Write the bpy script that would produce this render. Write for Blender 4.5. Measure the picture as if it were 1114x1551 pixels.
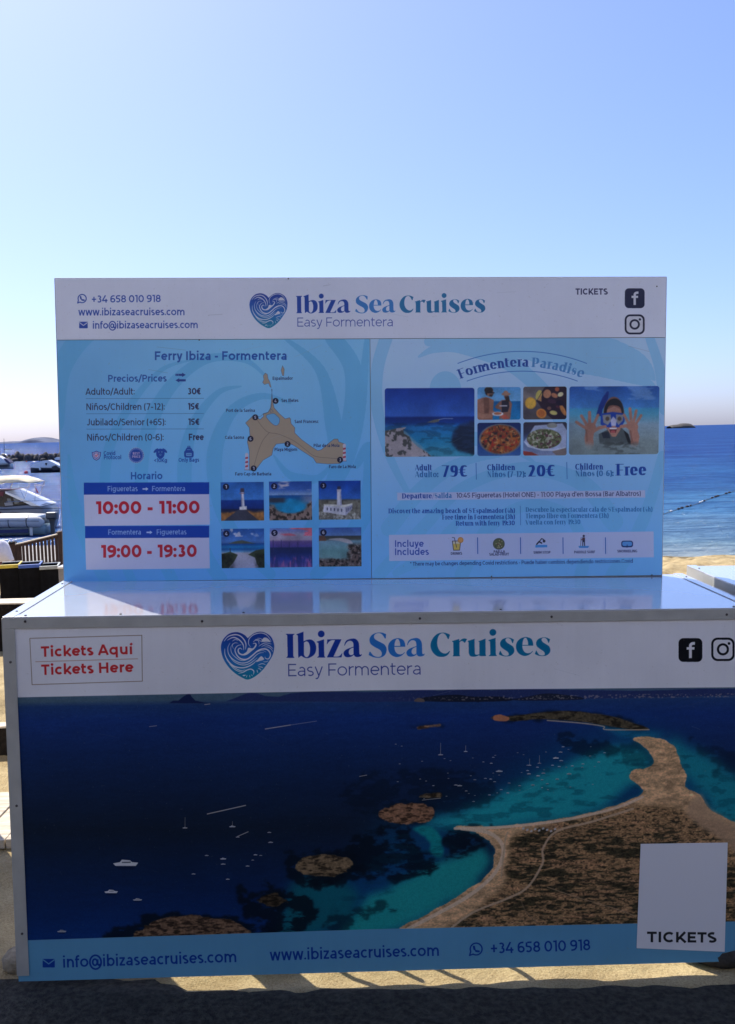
import bpy, bmesh, math, random
import numpy as np
from mathutils import Matrix, Vector
rad = math.radians
SC = bpy.context.scene
for o in list(bpy.data.objects): bpy.data.objects.remove(o)

# ============================ CAMERA, SKY, SUN, EXPOSURE ============================
FPX, CXP, CYP = 1400.0, 557.0, 775.5            # focal length and centre, in pixels of the 1114 x 1551 photograph
PITCH, ROLL, CZ = 0.08482171, -0.0252946, 1.5
_f = Vector((0, math.cos(PITCH), -math.sin(PITCH))); _r = Vector((1, 0, 0)); _u = _r.cross(_f)
CR = math.cos(ROLL)*_r + math.sin(ROLL)*_u; CU = -math.sin(ROLL)*_r + math.cos(ROLL)*_u; CF = _f
cam_d = bpy.data.cameras.new('camera'); cam = bpy.data.objects.new('camera', cam_d); SC.collection.objects.link(cam)
cam_d.sensor_fit = 'HORIZONTAL'; cam_d.sensor_width = 36; cam_d.lens = 36*FPX/1114
cam_d.clip_start = .05; cam_d.clip_end = 60000
cam.matrix_world = Matrix(((CR.x, CU.x, -CF.x, 0), (CR.y, CU.y, -CF.y, 0), (CR.z, CU.z, -CF.z, CZ), (0, 0, 0, 1)))
SC.camera = cam

SUN_AZ, SUN_EL = rad(-37.0), rad(53.0)          # azimuth from +Y (ahead), negative = left
w = bpy.data.worlds.new('World'); SC.world = w; w.use_nodes = True
nt = w.node_tree; bg = nt.nodes['Background']; sky = nt.nodes.new('ShaderNodeTexSky')
sky.sky_type = 'NISHITA'; sky.sun_disc = False; sky.sun_elevation = SUN_EL; sky.sun_rotation = SUN_AZ
sky.altitude = 0; sky.air_density = .7; sky.dust_density = 1.5; sky.ozone_density = 7
wb = nt.nodes.new('ShaderNodeMix'); wb.data_type = 'RGBA'; wb.blend_type = 'MULTIPLY'; wb.inputs[0].default_value = 1.   # the phone's cool white balance
wb.inputs[7].default_value = (1.09, 1.05, 1.22, 1)
hs = nt.nodes.new('ShaderNodeHueSaturation'); hs.inputs['Saturation'].default_value = 1.10
gm = nt.nodes.new('ShaderNodeGamma'); gm.inputs[1].default_value = .8; nt.links.new(sky.outputs[0], gm.inputs[0]); nt.links.new(gm.outputs[0], hs.inputs['Color'])
nt.links.new(hs.outputs[0], wb.inputs[6]); nt.links.new(wb.outputs[2], bg.inputs[0]); bg.inputs[1].default_value = 0.15
sd = bpy.data.lights.new('sun', 'SUN'); sd.energy = 4.2; sd.angle = rad(.53); sd.color = (1, .93, .80)
sun = bpy.data.objects.new('sun', sd); SC.collection.objects.link(sun)
sv = Vector((math.sin(SUN_AZ)*math.cos(SUN_EL), math.cos(SUN_AZ)*math.cos(SUN_EL), math.sin(SUN_EL)))
sun.rotation_euler = sv.to_track_quat('Z', 'Y').to_euler(); sun.location = (0, 0, 20)
SC.view_settings.view_transform = 'Standard'; SC.view_settings.look = 'None'
SC.view_settings.exposure = 0.84; SC.view_settings.gamma = 1.0; SC.view_settings.use_curve_mapping = False
SC.cycles.max_bounces = 6; SC.cycles.use_denoising = True

def proj(P):                                    # world point -> pixel of the photograph (lays out the flat print)
    q = Vector(P) - Vector((0, 0, CZ)); z = q.dot(CF)
    return (CXP + FPX*q.dot(CR)/z, CYP - FPX*q.dot(CU)/z)
def at(px, py, Y):                              # pixel of the photograph at distance Y -> world point
    d = CF*FPX + CR*(px-CXP) + CU*(CYP-py)
    return Vector((0, 0, CZ)) + d*(Y/d.y)

# frame of the ticket counter: origin at the front left corner of its top, x right, y away, z up
GR = Matrix(((0.99903, -0.03873, 0.02103, 0), (0.03899, 0.99916, -0.01245, 0), (-0.02053, 0.01326, 0.9997, 0), (0, 0, 0, 1)))
G = Matrix.Translation((-0.9508, 2.3577, CZ-.45)) @ GR
import numpy as np, math
pi=math.pi
# ---------- flat print: a small vector painter working on numpy pixels ----------
def hom(src,dst):
    A=[]
    for (x,y),(u,v) in zip(src,dst):
        A.append([x,y,1,0,0,0,-u*x,-u*y,-u]);A.append([0,0,0,x,y,1,-v*x,-v*y,-v])
    return np.linalg.svd(np.array(A,float))[2][-1].reshape(3,3)
def vnoise(h,w,cell,seed,cy=None):
    r=np.random.RandomState(seed);cy=cy or cell
    gh,gw=int(h/cy)+4,int(w/cell)+4
    g=r.rand(gh,gw).astype(np.float32)
    y=np.arange(h)/cy;x=np.arange(w)/cell
    y0=y.astype(int);x0=x.astype(int);fy=(y-y0)[:,None];fx=(x-x0)[None]
    fy=(fy*fy*(3-2*fy)).astype(np.float32);fx=(fx*fx*(3-2*fx)).astype(np.float32)
    a=g[y0][:,x0];b=g[y0][:,x0+1];c=g[y0+1][:,x0];d=g[y0+1][:,x0+1]
    return (a*(1-fx)+b*fx)*(1-fy)+(c*(1-fx)+d*fx)*fy
def fbm(h,w,cell,seed,oct=4,cy=None):
    o=0;t=0;amp=1.;cy=cy or cell
    for i in range(oct):
        if min(cell,cy)<1.2: break
        o=o+amp*vnoise(h,w,cell,seed+i,cy);t+=amp;amp*=.55;cell/=2.;cy/=2.
    return o/t
def sm(a,b,x):
    t=np.clip((x-a)/(b-a),0,1);return t*t*(3-2*t)
def lerp(a,b,t): return np.asarray(a,float)*(1-t)+np.asarray(b,float)*t
def rgb(*c): return np.array(c,np.float32)/255.
def spl(pts,n=8,closed=False):
    """Catmull-Rom through the points"""
    P=[np.array(p,float) for p in pts];m=len(P);o=[]
    for i in range(m if closed else m-1):
        if closed: a,b,c,d=P[i-1],P[i],P[(i+1)%m],P[(i+2)%m]
        else: a,b,c,d=P[max(i-1,0)],P[i],P[i+1],P[min(i+2,m-1)]
        for k in range(n):
            t=k/n;o.append(.5*((2*b)+(-a+c)*t+(2*a-5*b+4*c-d)*t*t+(-a+3*b-3*c+d)*t**3))
    if not closed:o.append(P[-1])
    return [tuple(p) for p in o]
class Canvas:
    def __init__(s,w,h,M,k,bg):
        s.w,s.h,s.M,s.k=w,h,M,k
        s.a=np.empty((h,w,3),np.float32);s.a[:]=bg
    def tr(s,P):
        P=np.atleast_2d(np.array(P,float));q=np.c_[P,np.ones(len(P))]@s.M.T
        return q[:,:2]/q[:,2:]
    def box(s,x0,y0,x1,y1,pad=2):
        X0=max(0,int(min(x0,x1)-pad));X1=min(s.w,int(max(x0,x1)+pad)+1);Y0=max(0,int(min(y0,y1)-pad));Y1=min(s.h,int(max(y0,y1)+pad)+1)
        return X0,Y0,X1,Y1
    def mask_poly(s,P,raw=False):
        """antialiased coverage of a polygon; returns box and mask"""
        Q=np.array(P,float) if raw else s.tr(P)
        X0,Y0,X1,Y1=s.box(Q[:,0].min(),Q[:,1].min(),Q[:,0].max(),Q[:,1].max())
        if X1<=X0 or Y1<=Y0:return None
        S=3 if (X1-X0)*(Y1-Y0)<400000 else 2
        ys=(np.arange((Y1-Y0)*S)+.5)/S+Y0;W=(X1-X0)*S
        acc=np.zeros((len(ys),W+1),np.float32)
        n=len(Q)
        for i in range(n):
            x0,y0=Q[i];x1,y1=Q[(i+1)%n]
            if y0==y1:continue
            sel=np.nonzero((ys>=min(y0,y1))&(ys<max(y0,y1)))[0]
            if len(sel)==0:continue
            xs=x0+(ys[sel]-y0)*(x1-x0)/(y1-y0)
            ix=np.clip(np.ceil((xs-X0)*S-.5),0,W).astype(int)
            np.add.at(acc,(sel,ix),1 if y1>y0 else -1)
        m=(np.abs(np.cumsum(acc,1)[:,:-1])>.5).astype(np.float32)
        return (X0,Y0,X1,Y1),m.reshape(Y1-Y0,S,X1-X0,S).mean((1,3))
    def comp(s,bx,m,col,al=1.):
        X0,Y0,X1,Y1=bx;m=(m*al)[...,None]
        v=s.a[Y0:Y1,X0:X1]
        if callable(col):
            yy,xx=np.mgrid[Y0:Y1,X0:X1];c=col(xx,yy)
        else:c=np.asarray(col,np.float32)
        s.a[Y0:Y1,X0:X1]=v*(1-m)+c*m
    def poly(s,P,col,al=1.,raw=False):
        r=s.mask_poly(P,raw)
        if r:s.comp(r[0],r[1],col,al)
    def ell(s,cx,cy,rx,ry,col,al=1.,rot=0,n=40):
        c,d=math.cos(rot),math.sin(rot)
        s.poly([(cx+rx*math.cos(t)*c-ry*math.sin(t)*d,cy+rx*math.cos(t)*d+ry*math.sin(t)*c) for t in np.linspace(0,2*pi,n,endpoint=False)],col,al)
    def rrect(s,x0,y0,x1,y1,r,col,al=1.):
        P=[]
        for cx,cy,a in((x1-r,y0+r,-pi/2),(x1-r,y1-r,0),(x0+r,y1-r,pi/2),(x0+r,y0+r,pi)):
            for t in np.linspace(a,a+pi/2,7):P.append((cx+r*math.cos(t),cy+r*math.sin(t)))
        s.poly(P,col,al)
    def strokes(s,S,col,al=1.,raw=False):
        """S: list of (points, a, b, butt); a,b half widths (photo px; scalars or per point); union, then painted"""
        T=[]
        for pts,a,b,butt in S:
            Q=np.array(pts,float) if raw else s.tr(pts)
            a=np.broadcast_to(np.asarray(a,float),(len(Q),))*s.k;b=np.broadcast_to(np.asarray(b,float),(len(Q),))*s.k
            T.append((Q,a,b,butt))
        x0=min((Q[:,0]-a).min() for Q,a,b,_ in T);x1=max((Q[:,0]+a).max() for Q,a,b,_ in T)
        y0=min((Q[:,1]-np.maximum(a,b)).min() for Q,a,b,_ in T);y1=max((Q[:,1]+np.maximum(a,b)).max() for Q,a,b,_ in T)
        bx=s.box(x0,y0,x1,y1);X0,Y0,X1,Y1=bx
        if X1<=X0 or Y1<=Y0:return
        m=np.zeros((Y1-Y0,X1-X0),np.float32)
        for Q,a,b,butt in T:
            n=len(Q)
            for i in range(n-1):
                ra=(a[i]+a[i+1])/2;rb=(b[i]+b[i+1])/2;R=max(ra,rb)
                p,q=Q[i],Q[i+1]
                u0,v0,u1,v1=s.box(min(p[0],q[0])-R,min(p[1],q[1])-R,max(p[0],q[0])+R,max(p[1],q[1])+R)
                u0,v0,u1,v1=max(u0,X0),max(v0,Y0),min(u1,X1),min(v1,Y1)
                if u1<=u0 or v1<=v0:continue
                xx=np.arange(u0,u1)[None,:]+.5;yy=np.arange(v0,v1)[:,None]+.5
                f=ra/max(rb,1e-6)
                dx,dy=q[0]-p[0],(q[1]-p[1])*f
                L=dx*dx+dy*dy+1e-9
                px,py=xx-p[0],(yy-p[1])*f
                t=(px*dx+py*dy)/L;tc=np.clip(t,0,1)
                ex,ey=px-tc*dx,py-tc*dy
                D=np.sqrt(ex*ex+ey*ey)
                if abs(f-1)<1e-3:d=D-ra
                else:
                    g=np.sqrt(ex*ex+(ey*f)**2)/(D+1e-6)
                    d=(D-ra)/np.maximum(g,1)
                if butt and abs(f-1)<1e-3:
                    l=math.sqrt(L)
                    if i==0:d=np.maximum(d,-t*l)
                    if i==n-2:d=np.maximum(d,(t-1)*l)
                c=np.clip(.5-d,0,1)
                w=m[v0-Y0:v1-Y0,u0-X0:u1-X0];np.maximum(w,c,out=w)
        s.comp(bx,m,col,al)
    def line(s,pts,w,col,al=1.,butt=True): s.strokes([(pts,w/2,w/2,butt)],col,al)
# ---------- letters: skeletons of a geometric sans; the same bones with a broad nib make the display serif ----------
CAP,XH,ASC,DESC=.70,.53,.74,-.19
def arc(cx,cy,rx,ry,a0,a1,n=None):
    n=n or max(3,int(abs(a1-a0)/15)+1)
    return [(cx+rx*math.cos(math.radians(t)),cy+ry*math.sin(math.radians(t))) for t in np.linspace(a0,a1,n)]
def glyph(c,h,hb=None):
    """centre-line strokes; h = half stem, hb = half hairline; x from h..W-h, y from baseline"""
    v=hb if hb is not None else h
    C=CAP;X=XH
    def bowl(w,x=0,top=X,bot=0):return arc(x+w/2,(top+bot)/2,w/2-h,(top-bot)/2-v,0,360,26)
    L=lambda *p:[(p[i],p[i+1]) for i in range(0,len(p),2)]
    t={}
    W=.3
    if c==' ':return .26,[]
    if c in 'oO0':
        if c=='o':W=.60;return W+.08,[('r',[(x+.04,y) for x,y in bowl(W)])]
        if c=='O':W=.76;return W+.08,[('r',[(x+.04,y) for x,y in bowl(W,0,C)])]
        W=.60;return W+.08,[('r',[(x+.04,y) for x,y in bowl(W,0,C)])]
    s=.08 # side bearing to stem edge
    a=s+h
    if c=='b':return .68,[('s',L(a,ASC,a,0)),('r',[(x,y) for x,y in bowl(.56,s,X,0)])]
    if c=='d':return .68,[('s',L(.60-h,ASC,.60-h,0)),('r',bowl(.56,.04))]
    if c=='p':return .68,[('s',L(a,X,a,DESC)),('r',bowl(.56,s))]
    if c=='q':return .68,[('s',L(.60-h,X,.60-h,DESC)),('r',bowl(.56,.04))]
    if c=='g':return .68,[('s',L(.60-h,X,.60-h,.0)),('r',bowl(.56,.04,X,.02)),('r',arc(.32,.0,.28-h,-DESC-v,0,-150))]
    if c=='a':return .60,[('s',L(.52-h,.33,.52-h,0)),('r',arc(.31,.33,.21-h,.2-v,0,140)),('r',arc(.27,.155,.22-h*.9,.155-v,95,360-80,14)),('n',L(.27,.31-v,.52-h,.31-v)),('n',L(.3,v,.52-h,.12))]
    if c=='c':return .56,[('r',arc(.32,X/2,.28-h,X/2-v,50,310,18))]
    if c=='e':return .62,[('r',arc(.32,X/2,.28-h,X/2-v,2,318,20)),('n',L(.05+h,X/2,.59-h,X/2))]
    if c=='f':return .36,[('s',arc(.12+.16,ASC-.16,.16-h+.02,.16-v,80,180)[0:]+[(.1+h,0)] if 0 else [( .34,ASC-v)]+arc(.14+.13,ASC-.16,.13,.16-v,90,180)[1:]+[(.14,0)]),('n',L(.02,X-v,.32,X-v))]
    if c=='t':return .40,[('s',L(.14+.0,X+.14,.14,.14)+arc(.14+.14,.15,.14,.15-v,180,290)[1:]),('n',L(.02,X-v,.35,X-v))]
    if c=='h':return .66,[('s',L(a,ASC,a,0)),('s',[(.58-h,0)]+arc(.33,X-.24,.25-h,.24-v,0,180,9))]
    if c=='n' or c=='ñ':
        g=[('s',L(a,X,a,0)),('s',[(.58-h,0)]+arc(.33,X-.24,.25-h,.24-v,0,180,9))]
        if c=='ñ':g+=[('n',spl([(.18,.62),(.26,.68),(.34,.64),(.42,.70)],4))]
        return .66,g
    if c=='m':return 1.02,[('s',L(a,X,a,0)),('s',[(.55-h,0)]+arc(.315,X-.22,.235-h,.22-v,0,180,9)),('s',[(.94-h,0)]+arc(.71,X-.22,.23-h,.22-v,0,180,9))]
    if c=='r':return .40,[('s',L(a,X,a,0)),('e',[(.39,X-v-.005)]+arc(.36,X-.22,.28-h,.22-v,100,180,6))]
    if c=='u':return .66,[('s',L(.58-h,X,.58-h,0)),('s',[(s+h,X)]+arc(.33,.24,.25-h,.24-v,180,360,9))]
    if c=='i' or c=='í':return 2*s+2*h,[('s',L(a,X,a,0)),('dot',(a,X+.155)) if c=='i' else ('n',L(a-.03,X+.09,a+.09,X+.2))]
    if c=='j':return 2*s+2*h,[('s',[(a,X),(a,-.05)]+arc(a-.1,-.06,.1,.1,0,-90,5)),('dot',(a,X+.155))]
    if c=='l':return 2*s+2*h,[('s',L(a,ASC,a,0))]
    if c=='k':return .60,[('s',L(a,ASC,a,0)),('n',L(.54,X,a,.12)),('t',L(.25,.28,.56,0))]
    if c=='s':return .50,[('S',arc(.25,X-.145,.2-h*.8,.145-v*.9,50,270-30,10)+arc(.25,.145,.2-h*.8,.145-v*.9,60,-135,11))]
    if c=='v':return .56,[('t',L(.03+h,X,.28,0)),('n',L(.53-h*.8,X,.28,0))]
    if c=='w':return .86,[('t',L(.03+h,X,.24,0)),('n',L(.43,X,.24,0)),('t',L(.43,X,.62,0)),('n',L(.83-h*.8,X,.62,0))]
    if c=='x':return .54,[('t',L(.05,X,.49,0)),('n',L(.48,X,.05,0))]
    if c=='y':return .56,[('t',L(.03+h,X,.29,0)),('n',L(.53-h*.8,X,.25,-.08)+[(.18,DESC+v),(.08,DESC+v+.01)])]
    if c=='z':return .50,[('n',L(.05,X-v,.45,X-v)),('t',L(.44-h*.6,X-v,.06+h*.6,v)),('n',L(.05,v,.46,v))]
    # capitals
    if c=='A':return .74,[('t',L(.37,C,.71-h*.6,0)),('n',L(.37,C,.03+h*.6,0)),('n',L(.16,.2,.58,.2))]
    if c=='B':return .70,[('s',L(a,C,a,0)),('r',[(a,C-v)]+arc(.38,C-.175,.2-h,.175-v,90,-90,9)+[(a,C-.35+v)]),('r',[(a,.35)]+arc(.41,.18,.24-h,.18-v,90,-90,9)+[(a,v)])]
    if c=='C':return .72,[('r',arc(.40,C/2,.36-h,C/2-v,48,312,20))]
    if c=='D':return .78,[('s',L(a,C,a,0)),('r',[(a,C-v)]+arc(.37,C/2,.36-h,C/2-v,90,-90,14)+[(a,v)])]
    if c=='E':return .64,[('s',L(a,C,a,0)),('n',L(a,C-v,.58,C-v)),('n',L(a,C/2,.54,C/2)),('n',L(a,v,.6,v))]
    if c=='F':return .62,[('s',L(a,C,a,0)),('n',L(a,C-v,.58,C-v)),('n',L(a,C*.47,.53,C*.47))]
    if c=='G':return .78,[('r',arc(.40,C/2,.36-h,C/2-v,48,330,20)),('s',L(.70-h,.33,.70-h,.08))]
    if c=='H':return .78,[('s',L(a,C,a,0)),('s',L(.70-h,C,.70-h,0)),('n',L(a,C/2,.70-h,C/2))]
    if c=='I':return 2*s+2*h,[('s',L(a,C,a,0))]
    if c=='J':return .56,[('s',[(.48-h,C),(.48-h,.22)]+arc(.26,.22,.22-h,.22-v,0,-140,9))]
    if c=='K':return .70,[('s',L(a,C,a,0)),('n',L(.62,C,a,.16)),('t',L(.29,.36,.66,0))]
    if c=='L':return .58,[('s',L(a,C,a,0)),('n',L(a,v,.56,v))]
    if c=='M':return .90,[('s',L(a,0,a,C)),('t',L(a,C,.45,.18)),('n',L(.45,.18,.82-h,C)),('s',L(.82-h,C,.82-h,0))]
    if c=='N':return .78,[('n' if hb else 's',L(a,0,a,C)),('t',L(a,C,.70-h,0)),('n' if hb else 's',L(.70-h,0,.70-h,C))]
    if c=='P':return .68,[('s',L(a,C,a,0)),('r',[(a,C-v)]+arc(.38,C-.225,.25-h,.225-v,90,-90,10)+[(a,C-.45+v)])]
    if c=='R':return .70,[('s',L(a,C,a,0)),('r',[(a,C-v)]+arc(.38,C-.225,.25-h,.225-v,90,-90,10)+[(a,C-.45+v)]),('t',L(.40,C-.44,.62,0))]
    if c=='S':return .62,[('S',arc(.31,C-.19,.26-h*.8,.19-v*.9,48,270-30,10)+arc(.31,.19,.27-h*.8,.19-v*.9,60,-138,11))]
    if c=='T':return .62,[('s',L(.31,C,.31,0)),('n',L(.03,C-v,.59,C-v))]
    if c=='U':return .76,[('s',[(a,C),(a,.28)]+arc(.38,.28,.30-h,.28-v,180,360,11)+[(.68-h,C)])]
    if c=='V':return .72,[('t',L(.03+h*.6,C,.36,0)),('n',L(.69-h*.6,C,.36,0))]
    if c=='W':return 1.04,[('t',L(.03+h*.6,C,.28,0)),('n',L(.52,C,.28,0)),('t',L(.52,C,.76,0)),('n',L(1.01-h*.6,C,.76,0))]
    # figures and signs
    if c=='1':return .40,[('s',L(.27,C,.27,0)),('n',L(.27,C-v,.06,C-v) if hb is None else L(.27,C-v,.1,C-.08))]
    if c=='2':return .60,[('r',arc(.29,C-.2,.23-h,.2-v,150,-25,10)+[(.07+h,v)]),('n',L(.05,v,.56,v))]
    if c=='3':return .60,[('r',arc(.28,C-.18,.22-h,.18-v,140,-80,10)),('r',arc(.28,.205,.25-h,.205-v,85,-140,11))]
    if c=='4':return .66,[('n',L(.40,C,.07,.2,.62,.2)),('s',L(.46,.36,.46,0))]
    if c=='5':return .60,[('n',L(.13+h,C-v,.52,C-v)),('n',L(.13,C-v,.11,.38)),('r',[(.10,.40)]+arc(.27,.22,.26-h,.22-v,95,-140,12))]
    if c=='6':return .62,[('r',bowl(.54,.04,.44,0)),('r',[(.50,C-.05)]+arc(.37,C-.3,.33-h,.3-v,95,180,6)+[(.04+h,.22)])]
    if c=='7':return .60,[('n',L(.05,C-v,.55,C-v)),('t',L(.53-h*.6,C-v,.22,0))]
    if c=='8':return .62,[('r',bowl(.48,.07,C,.36-v)),('r',bowl(.54,.04,.36+v,0))]
    if c=='9':return .62,[('r',bowl(.54,.04,C,.26)),('r',[(.12,.05)]+arc(.25,.3,.33-h,.3-v,-85,0,6)+[(.58-h,.48)])]
    if c==':':return .22,[('dot',(.11,.09)),('dot',(.11,.43))]
    if c=='.':return .22,[('dot',(.11,.07))]
    if c==',':return .22,[('n',L(.13,.1,.08,-.08))]
    if c=="'":return .2,[('n',L(.1,C,.1,C-.2))]
    if c=='-':return .40,[('n',L(.06,.27,.34,.27))]
    if c=='+':return .60,[('n',L(.06,.33,.54,.33)),('n',L(.30,.09,.30,.57))]
    if c=='<':return .58,[('n',L(.5,.52,.08,.33,.5,.14))]
    if c=='/':return .42,[('n',L(.38,ASC,.04,-.08))]
    if c=='(':return .32,[('r',arc(.34,.31,.24,.47,125,235,8))]
    if c==')':return .32,[('r',arc(-.02,.31,.24,.47,55,-55,8))]
    if c=='*':return .4,[('n',L(.2,C,.2,.45)),('n',L(.09,.63,.31,.51)),('n',L(.09,.51,.31,.63))]
    if c=='€':return .66,[('r',arc(.40,C/2,.30-h,C/2-v,55,305,16)),('n',L(.02,.42,.48,.42)),('n',L(.02,.27,.46,.27))]
    if c=='@':return 1.0,[('r',arc(.5,.27,.42,.42,-60,300,26)),('r',arc(.46,.27,.17,.19,0,360,16)),('s',[(.66,.44),(.66,.14),(.74,.08),(.86,.14)])]
    return .5,[]
def measure(t,h,hb=None,tr=0.): return sum(glyph(c,h,hb)[0]+tr for c in t)-tr
def text(cv,t,p0,p1,size,col,w=.09,serif=False,curve=None,tr=0.,wt=.20,hair=.028,al=1.):
    """p0,p1: start and end of the baseline (print coordinates); size: em height; the width is fitted"""
    h=(wt if serif else w)/2;hb=hair/2 if serif else None
    Wd=measure(t,h,hb,tr);p0=np.array(p0,float);p1=np.array(p1,float)
    Lb=np.linalg.norm(p1-p0);sx=Lb/Wd;d=(p1-p0)/Lb;n=np.array([d[1],-d[0]])
    x=0
    for c in t:
        adv,g=glyph(c,h,hb)
        def M(P,x=x):
            o=[]
            for (u,v) in P:
                if curve:o.append(curve((x+u)*sx,v*size))
                else:o.append(tuple(p0+d*(x+u)*sx+n*v*size))
            return o
        S=[];A=h*size*min(1.15,max(.85,sx/size));B=(hb or 0)*size
        if curve is None:A_=h*(sx if serif else (sx+size)/2)
        else:A_=h*sx
        for k,P in g:
            if k=='dot':
                r=(h*1.25 if not serif else h*1.12);q=M([P])[0]
                S.append(([q,(q[0]+.01,q[1])],r*sx,r*size if serif else r*sx,False));continue
            if not serif:
                S.append((M(P),A_,A_,True));continue
            if k=='n':S.append((M(P),B*1.15,B*1.15,False))
            elif k=='S':
                m=len(P);q=np.linspace(-1,1,m);r=B+(A_*1.0-B)*np.exp(-(q/.42)**2)
                S.append((M(P),r,r,False))
                for e,sg in((P[0],1),(P[-1],-1)):
                    S.append((M([(e[0],e[1]),(e[0]+.02*sg,e[1]-.0*sg),(e[0]+.035*sg,e[1]-.10*sg)]),[B,A_*.35,B],[B,A_*.35,B],False))
            elif k=='e': # ear of the r
                S.append((M(P),[A_*.62]+[B*1.2]*(len(P)-1),[A_*.55]+[B*1.2]*(len(P)-1),False))
            elif k=='r' or k=='t' or k=='s':
                if k=='t':S.append((M(P),A_*.88,B,False))
                else:S.append((M(P),A_,B,False))
                if k=='s':
                    for e in (P[0],P[-1]):
                        if abs(e[1])<.01:S.append((M([(e[0]-h*1.75,e[1]+hb),(e[0]+h*1.75,e[1]+hb)]),B*.9,B*.9,False))
                        elif e[1]>=XH-.01 and c not in 'umnrt':
                            sgn=1 if (c in 'IFEHDPBRTKL1') else .0
                            S.append((M([(e[0]-h*1.75,e[1]-hb),(e[0]+h*1.75*sgn,e[1]-hb)]),B*.9,B*.9,False))
                        elif e[1]>=XH-.01 and c in 'umnr' and abs(e[1]-XH)<.01:
                            S.append((M([(e[0]-h*1.7,e[1]-hb),(e[0],e[1]-hb)]),B*.9,B*.9,False))
        if S:cv.strokes(S,col,al)
        x+=adv+tr
# ============================ HELPERS ============================
M = {}
def mat(name, col, rough=.6, metal=0., noise=0., nscale=20., bump=0., bscale=60., coat=0., spec=.5, col2=None, stretch=None, detail=5.):
    m = bpy.data.materials.new(name); m.use_nodes = True; n = m.node_tree; b = n.nodes['Principled BSDF']
    b.inputs['Base Color'].default_value = (*col, 1); b.inputs['Roughness'].default_value = rough
    b.inputs['Metallic'].default_value = metal; b.inputs['Coat Weight'].default_value = coat; b.inputs['Coat Roughness'].default_value = .09; b.inputs['Coat IOR'].default_value = 1.7
    b.inputs['Specular IOR Level'].default_value = spec
    tc = n.nodes.new('ShaderNodeTexCoord'); mp = n.nodes.new('ShaderNodeMapping'); n.links.new(tc.outputs['Object'], mp.inputs[0])
    if stretch: mp.inputs['Scale'].default_value = stretch
    if noise > 0 or col2:
        t = n.nodes.new('ShaderNodeTexNoise'); t.inputs['Scale'].default_value = nscale; t.inputs['Detail'].default_value = detail
        n.links.new(mp.outputs[0], t.inputs[0])
        r = n.nodes.new('ShaderNodeValToRGB'); n.links.new(t.outputs[0], r.inputs[0])
        c2 = col2 or tuple(max(0, c*(1-noise)) for c in col); c1 = col if col2 else tuple(min(1, c*(1+noise)) for c in col)
        r.color_ramp.elements[0].position = .35; r.color_ramp.elements[1].position = .65
        r.color_ramp.elements[0].color = (*c2, 1); r.color_ramp.elements[1].color = (*c1, 1)
        n.links.new(r.outputs[0], b.inputs['Base Color'])
    if bump > 0:
        t = n.nodes.new('ShaderNodeTexNoise'); t.inputs['Scale'].default_value = bscale; t.inputs['Detail'].default_value = 6
        n.links.new(mp.outputs[0], t.inputs[0])
        bp = n.nodes.new('ShaderNodeBump'); bp.inputs['Strength'].default_value = bump; bp.inputs['Distance'].default_value = .02
        n.links.new(t.outputs[0], bp.inputs['Height']); n.links.new(bp.outputs[0], b.inputs['Normal'])
    M[name] = m; return m
def tag(o, label=None, cat=None, group=None, kind=None):
    for k, v in (('label', label), ('category', cat), ('group', group), ('kind', kind)):
        if v: o[k] = v
    return o
def empty(name, mx, label, cat, group=None):
    o = bpy.data.objects.new(name, None); SC.collection.objects.link(o); o.empty_display_size = .1
    o.matrix_world = mx if isinstance(mx, Matrix) else Matrix.Translation(mx)
    return tag(o, label, cat, group)
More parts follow.
